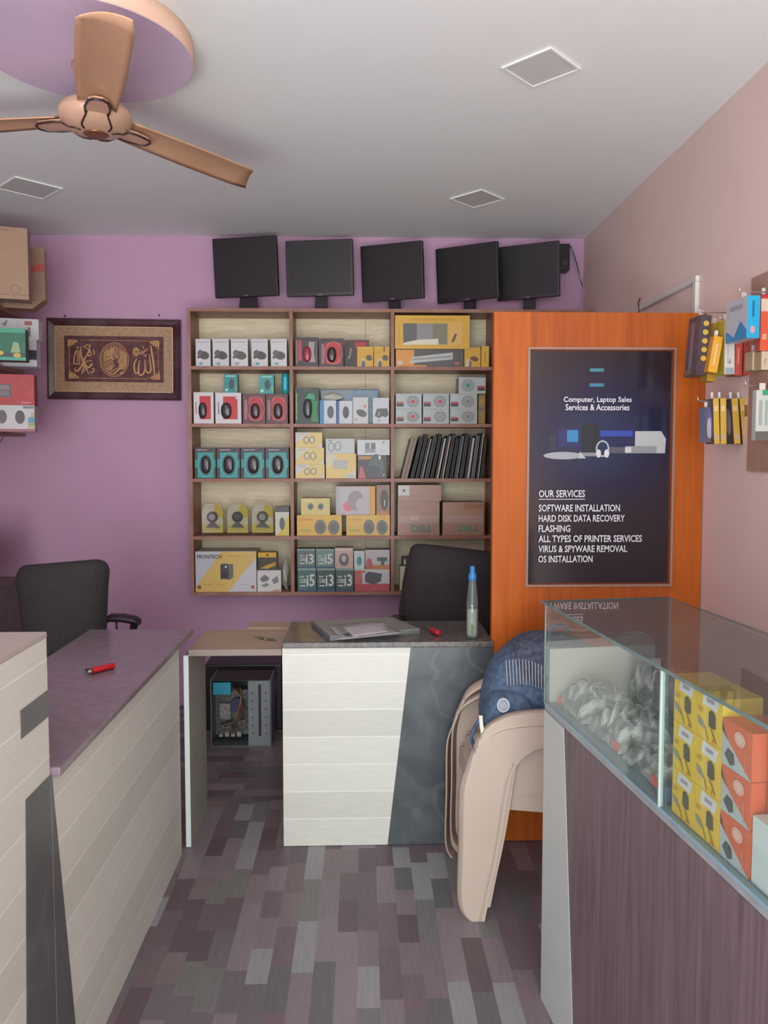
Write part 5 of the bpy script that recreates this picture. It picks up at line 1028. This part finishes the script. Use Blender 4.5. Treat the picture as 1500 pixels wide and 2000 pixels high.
# ================================================================== INSIDE THE DISPLAY COUNTER
def cbox(name, label, cat, t0, t1, u, zb, h, d, base, pr, side=None, group=None, rz=0):
    w = t1-t0; c = CL(u, (t0+t1)/2, zb); b = MB()
    b.box(-w/2, w/2, 0, d, 0, h, mat(side or base, .4, var=.03)); b.add([(-w/2, -.0002, 0), (w/2, -.0002, 0), (w/2, -.0002, h), (-w/2, -.0002, h)], [(0, 1, 2, 3)], mat(base, .35, var=.03))
    prints(b, w, h, pr, -.0003); return tag(b.build(name, None, c, RZ-PI/2+R(rz)), label, cat, group)
zi = zg0+.0012; hh = .0835
CH = [('p', [(.22, .72), (.8, .68), (.9, .94), (.3, .98)], '#dde2e4'), ('r', .4, .80, .7, .88, '#a8a0b0'), ('p', [(.5, .34), (.62, .30), (.78, .34), (.76, .60), (.62, .68), (.5, .62)], '#57574a'), ('p', [(.05, .42), (.28, .36), (.34, .2), (.1, .28)], '#8f9a96'),
      ('p', [(.34, .3), (.37, .3), (.52, .04), (.49, .04)], '#5a4c1e'), ('p', [(.6, .3), (.64, .3), (.85, .06), (.82, .05)], '#5a4c1e'), ('e', .72, .08, .04, .03, '#d07a2c'), ('r', .1, .55, .3, .62, '#c9a63a')]
rows = ('bottom', 'middle', 'top')
for c_ in range(2):
    for r_ in range(3):
        t0 = .622+c_*.0745; cbox('charger_box', f'yellow charger box, {rows[r_]} of the {"far" if c_ == 0 else "near"} yellow stack in the glass counter', 'box', t0, t0+.0735, .012, zi+r_*(hh+.001), hh-.0 if r_ < 2 else .082, .07, '#ecca34', CH, '#f0d23a', 'yellow charger boxes in the glass counter')
cbox('charger_box', 'yellow box with a white top label behind the orange stack', 'box', .775, .835, .088, zi+.001, .235, .05, '#cfc840', [('r', .05, .7, .95, .97, '#d9dcd4'), ('r', .2, .82, .7, .88, '#b59a7c')], '#c9c23a')
OR_ = [('p', [(.0, .0), (1.0, .0), (.0, .72)], '#b5c4c4'), ('p', [(0, .72), (.22, .56), (.1, .7), (0, .95)], '#3f4040'), ('p', [(.1, .24), (.22, .42), (.42, .36), (.46, .14), (.3, .06)], '#4f5450'), ('e', .62, .74, .18, .15, '#e8c9bc'), ('o', .62, .74, .14, .12, .001, '#dd8462'), ('r', .80, .1, .83, .5, '#e09878')]
for r_ in range(3):
    cbox('accessory_carton', f'orange and white carton, {rows[r_]} of the near stack in the glass counter', 'box', .772, .848, .012, zi+r_*(.074+.001), .074, .07, '#dd6a40', OR_, '#d9653c', 'orange cartons in the glass counter')
for r_, (lab, z_, h_) in enumerate((('orange box lying behind the big white box, lower one', .105, .045), ('white-sided orange box between two orange boxes', .151, .038), ('orange box on top beside the orange cartons', .190, .034))):
    cbox('accessory_carton', lab+' in the glass counter', 'box', .855, .925, .035+.0*r_, zi+z_, h_, .1, ('#cf6a48', '#c9d6d6', '#d2603c')[r_], [('e', .4, .5, .22, .3, '#e3b9a8'), ('r', .0, .0, .08, 1, '#c2482e')] if r_ != 1 else [('p', [(.2, .2), (.3, .6), (.5, .65), (.55, .25)], '#54595a')], '#c9502e')
cbox('white_carton', 'big pale white carton at the near end of the glass counter', 'carton', .853, 1.02, .013, zi, .103, .16, '#d0e0de', [('r', 0, .0, 1, .02, '#a9bcbc')], '#cfdcda')
# round speaker lying on its side and the bagged goods in the far bay
def bagmat():
    m, nt, p = newmat('crinkly_clear_film'); N = nt.nodes; L = nt.links; p.inputs['Base Color'].default_value = lin('#dfe6e2'); p.inputs['Roughness'].default_value = .18; p.inputs['Specular IOR Level'].default_value = .9
    tr = N.new('ShaderNodeBsdfTransparent'); tr.inputs[0].default_value = (.9, .93, .92, 1); mx = N.new('ShaderNodeMixShader'); out = N['Material Output']
    nz = N.new('ShaderNodeTexNoise'); nz.inputs['Scale'].default_value = 14; nz.inputs['Detail'].default_value = 5; nz.inputs['Distortion'].default_value = 2; tc = N.new('ShaderNodeTexCoord'); L.new(tc.outputs['Object'], nz.inputs['Vector'])
    mr = N.new('ShaderNodeMapRange'); mr.inputs[1].default_value = .4; mr.inputs[2].default_value = .65; mr.inputs[3].default_value = .12; mr.inputs[4].default_value = .8; L.new(nz.outputs['Fac'], mr.inputs[0])
    bp = N.new('ShaderNodeBump'); bp.inputs['Strength'].default_value = 1; bp.inputs['Distance'].default_value = .01; L.new(nz.outputs['Fac'], bp.inputs['Height']); L.new(bp.outputs[0], p.inputs['Normal'])
    L.new(mr.outputs[0], mx.inputs[0]); L.new(tr.outputs[0], mx.inputs[1]); L.new(p.outputs[0], mx.inputs[2]); L.new(mx.outputs[0], out.inputs[0]); return m
BAGM = bagmat()
def round_speaker():
    c = CL(.225, .245, zi+.078); t = thing('round_speaker', 'round silver-rimmed speaker standing in the far bay of the glass counter', 'speaker', c, RZ-PI/2-.35)
    MB().lathe([(.0, .03), (.062, .03), (.070, .02), (.072, 0), (.066, -.006)], (0, 0, 0), mat('#77686a', .4, var=.06), 40, M=Matrix.Rotation(PI/2, 4, 'X').inverted() @ Matrix.Identity(4)).build('housing', t)
    M = Matrix.Rotation(PI/2, 4, 'X')
    MB().lathe([(.056, 0), (.060, .004), (.066, .004), (.070, 0)], (0, 0, .004), mat('#a9a39c', .25, .6), 40, M=M).build('rim', t)
    MB().lathe([(0, .012), (.03, .008), (.044, .002), (.046, -.002), (0, -.002)], (0, 0, .006), mat('#8f8794', .3, .2), 40, M=M).build('cone', t)
    MB().box(-.04, .04, .0, .05, -.0765, -.070, mat('#6a5a5c', .5)).build('foot', t)
round_speaker()
def bag(label, t0, t1, u0, u1, h, seed, prn=None, tilt=0, zb=None):
    w = t1-t0; d = u1-u0; rnd = random.Random(seed); c = CL((u0+u1)/2, (t0+t1)/2, zb if zb else zi+.0005); t = thing('plastic_packet', label, 'packet', c, RZ-PI/2+R(tilt))
    K = [(rnd.uniform(3, 9), rnd.uniform(3, 9), rnd.uniform(0, 6), rnd.uniform(.4, 1)) for _ in range(9)]
    def sh(u, v, top):
        x = (u-.5)*w; y = (v-.5)*d; e = (1-(2*u-1)**4)*(1-(2*v-1)**4)
        s = sum(k[3]*abs(math.sin(k[0]*u*2.2+k[1]*v*1.7+k[2])) for k in K)/5.2
        return (x*(1+.04*math.sin(v*9+seed)), y*(1+.05*math.sin(u*8)), (h*e**.6*(.45+.55*s) if top else .0006)+.0008)
    b = MB(); b.surf(lambda u, v: sh(u, v, True), 44, 30, .0006, BAGM, smooth=False); b.build('wrapper', t)
    b = MB(); b.box(-w*.38, w*.38, -d*.36, d*.36, .001, max(.004, h*.12), mat('#8e9594', .4, var=.2, scale=40)); b.build('contents', t)
    b = MB(); sx = 1 if prn else -1; b.box(sx*w*.40-.012, sx*w*.40+.012, -d/2-.004, -d/2+.0, .004, .022, flat('#e0736c', .5)); b.build('red_tab', t)
bag('large crumpled clear packet at the far end of the glass counter', .03, .185, .025, .17, .085, 11)
bag('crumpled clear packet with a red tab, middle of the far bay', .205, .365, .03, .16, .070, 22, True, 2)
bag('flat clear packet lying nearest the glass joint in the far bay', .385, .545, .03, .15, .05, 33, True, -1)
bag('clear packet heaped at the back of the far bay', .04, .15, .20, .30, .13, 44)
cbox('blue_box', 'small dark blue box under the clear packets beside the glass joint', 'box', .565, .594, .014, zi, .03, .1, '#4a6a8a', [])

# ================================================================== RIGHT WALL: cardboard, hooks and hanging packs
b = MB(); ya = XP(1465, 700, XR-.006).y
b.box(XR-.008, XR-.001, 1.75, ya, 1.39, 2.0, mat('#a5816f', .6, var=.06)); tag(b.build('cardboard_sheet'), 'brown cardboard sheet fixed to the right wall behind the hanging packs', 'cardboard')
def pack(name, label, cat, x0, x1, y0, y1, Yp, spine, face, pr=(), depth=.07, tilt=0, fpr=(), hook=True):
    """box pack hanging from the wall: spine faces the shop front, face looks at the aisle"""
    ym = (y0+y1)/2; a = P(x0, ym, Yp); c = P(x1, ym, Yp); w = c.x-a.x; zt_ = P((x0+x1)/2, y0, Yp).z; zb_ = P((x0+x1)/2, y1, Yp).z; h = zt_-zb_
    t = thing(name, label, cat, ((a.x+c.x)/2, Yp, zt_)); t.rotation_euler = (0, R(tilt), 0)
    b = MB(); b.box(-w/2, w/2, 0, depth, -h, 0, mat(face, .4, var=.06, scale=40)); b.add([(-w/2, -.0002, -h), (w/2, -.0002, -h), (w/2, -.0002, 0), (-w/2, -.0002, 0)], [(0, 1, 2, 3)], mat(spine, .4, var=.03))
    prints(b, w, h, pr, -.0003, None, -h)
    if fpr:
        M = Matrix.Translation((-w/2-.0003, depth, 0)) @ Matrix.Rotation(-PI/2, 4, 'Z'); b2 = MB(); prints(b2, depth, h, fpr, 0, 0, -h)
        for f, mi in zip(b2.f, b2.mi): pass
        b.v_off = len(b.v); n0 = len(b.v); b.v += [tuple(M @ Vector(q)) for q in b2.v]
        for f, mi in zip(b2.f, b2.mi): b.f.append(tuple(n0+k for k in f)); b.mi.append(b.m(b2.mats[mi])); b.sm.append(False)
    b.build('carton', t)
    MB().box(-w*.2, w*.2, depth*.45, depth*.47, .0005, .022, mat('#d9d3cc', .3, var=.05)).build('hang_tab', t); return t
DOTS = [('e', .55, .86-.145*k, .26, .045, '#c2a23c') for k in range(5)]
pack('hanging_pack', 'long black pack with yellow dots hanging beside the door', 'pack', 1368, 1389, 615, 733, 2.47, '#40303a', '#4f454c', DOTS, .09, 4, [('r', .3, .05, .6, .9, '#7a6a74'), ('r', .1, .02, .5, .1, '#7a6a3c')])
pack('hanging_pack', 'yellow pack mostly hidden behind the black pack with dots', 'pack', 1391, 1408, 632, 745, 2.56, '#c99a2c', '#b98a24', (), .05, 5)
pack('hanging_pack', 'tilted bright yellow pack right of the black dotted pack', 'pack', 1394, 1412, 657, 728, 2.44, '#e0a024', '#c98a1c', [('r', .35, .2, .6, .8, '#d9b890')], .05, 9)
pack('hanging_pack', 'white and yellow pack with a dark square, upper row right wall', 'pack', 1414, 1434, 624, 731, 2.45, '#cfc8c4', '#c9b42c', [('r', .2, .84, .75, .95, '#4c4a4c'), ('r', .1, .0, .9, .12, '#9aa3a8'), ('r', .3, .2, .36, .7, '#a79f9c'), ('p', [(.35, .2), (.6, .3), (.6, .2)], '#8a8280')], .06, -1)
pack('hanging_pack', 'left one of two thin red packs under the blue box', 'pack', 1436, 1450, 655, 733, 2.46, '#c24a42', '#a83c38', [('r', .3, .3, .6, .7, '#d07a6a')], .06, 0)
pack('hanging_pack', 'right one of two thin red packs under the blue box', 'pack', 1452.5, 1468, 655, 733, 2.46, '#bf463e', '#a83c38', [('r', .3, .3, .6, .7, '#cf7464')], .06, 0)
pack('hanging_pack', 'large blue and white box pack hanging on a hook at the upper right', 'pack', 1459, 1484, 577, 660, 2.27, '#149fc9', '#b9bcc4', [('r', .4, .5, .55, .88, '#1c5f8f'), ('e', .45, .2, .18, .09, '#d9929a')], .13, 0, [('p', [(.0, .0), (1, .0), (1, .2), (.7, .45), (.4, .1), (0, .3)], '#2a86b8'), ('r', .2, .75, .8, .85, '#9a9ca4')])
pack('hanging_pack', 'orange pack at the right edge behind the blue box', 'pack', 1485.5, 1503, 575, 685, 2.325, '#de5a3c', '#b94a34', [('r', 0, .7, 1, .92, '#dcc0ae'), ('r', .2, .2, .7, .3, '#dfa080'), ('r', 0, .94, 1, 1, '#b5383a')], .03, 0)
pack('hanging_pack', 'cream pack under the orange pack, left of its pair', 'pack', 1470, 1485, 686, 722, 2.37, '#c9b79a', '#a8906c', [('p', [(.4, .2), (.6, .6), (.45, .6)], '#6f675c')], .05)
pack('hanging_pack', 'cream pack under the orange pack, right of its pair', 'pack', 1487, 1502, 686, 722, 2.325, '#c9b79a', '#a8906c', [('p', [(.4, .2), (.6, .6), (.45, .6)], '#6f675c')], .05)
# lower row
pack('hanging_pack', 'grey and lilac pack at the left of the lower hanging row', 'pack', 1377, 1391, 795, 864, 2.50, '#5f5054', '#6f708c', [('r', .1, .6, .9, .95, '#5a5a86'), ('e', .5, .4, .35, .3, '#a9a3b4')], .05, -2)
labs = ['first yellow-edged pack in the lower hanging row, from the left', 'second yellow-edged pack in the lower hanging row, from the left', 'third yellow-edged pack in the lower hanging row, from the left', 'fourth yellow-edged pack in the lower hanging row, leaning most']
for k, (a, c, tl_) in enumerate(((1391.5, 1402.5, -3), (1405.5, 1417, -2), (1427.5, 1440, -5), (1443, 1456, -6))):
    pack('hanging_pack', labs[k], 'pack', a, c, 778, 867, 2.48, '#d1a63a', '#4c4048', [('r', .2, .08, .75, .22, '#b9a88a'), ('r', .1, .72, .8, .84, '#e0c08a')], .06, tl_, [('e', .5, .5, .3, .3, '#b0a0a4'), ('r', 0, 0, 1, .12, '#4a3a44')])
pack('hanging_pack', 'small orange pack left of the pale green box', 'pack', 1459, 1474, 790, 830, 2.46, '#d99a34', '#8a5a2c', [('e', .8, .5, .3, .3, '#4f3e48')], .06, -3)
pack('hanging_pack', 'pale green and white box pack at the right edge, lower row', 'pack', 1476, 1506, 762, 860, 2.28, '#c6cac2', '#b4b8b0', [('r', 0, 0, 1, .18, '#6a6560'), ('r', .4, .9, 1, 1, '#3f9a70'), ('r', .2, .3, .4, .8, '#9ea8a4'), ('r', .6, .3, .75, .8, '#9ea8a4')], .022)
def hook(px, py, Yh, lab, ln=.10):
    p = P(px, py, Yh); xx = p.x; t = MB(); t.tube([(XR-.0005, Yh+.03, p.z), (xx+.01, Yh+.03, p.z), (xx-.004, Yh+.03, p.z+.004), (xx-.008, Yh+.03, p.z+.018)], .0022, mat('#c9c4c0', .25, .8), 8)
    t.cyl((XR-.004, Yh+.03, p.z), (XR-.0006, Yh+.03, p.z), .009, .009, mat('#c9c4c0', .25, .8), 12)
    tag(t.build('peg_hook'), lab, 'hook')
hook(1377, 607, 2.47, 'metal hook holding the black dotted pack')
hook(1418, 622, 2.45, 'metal hook holding the white and yellow pack')
hook(1457, 566, 2.27, 'metal hook holding the blue and white box pack')
hook(1374, 783, 2.49, 'metal hook at the left of the lower hanging row')
hook(1469, 752, 2.28, 'metal hook holding the pale green box pack')
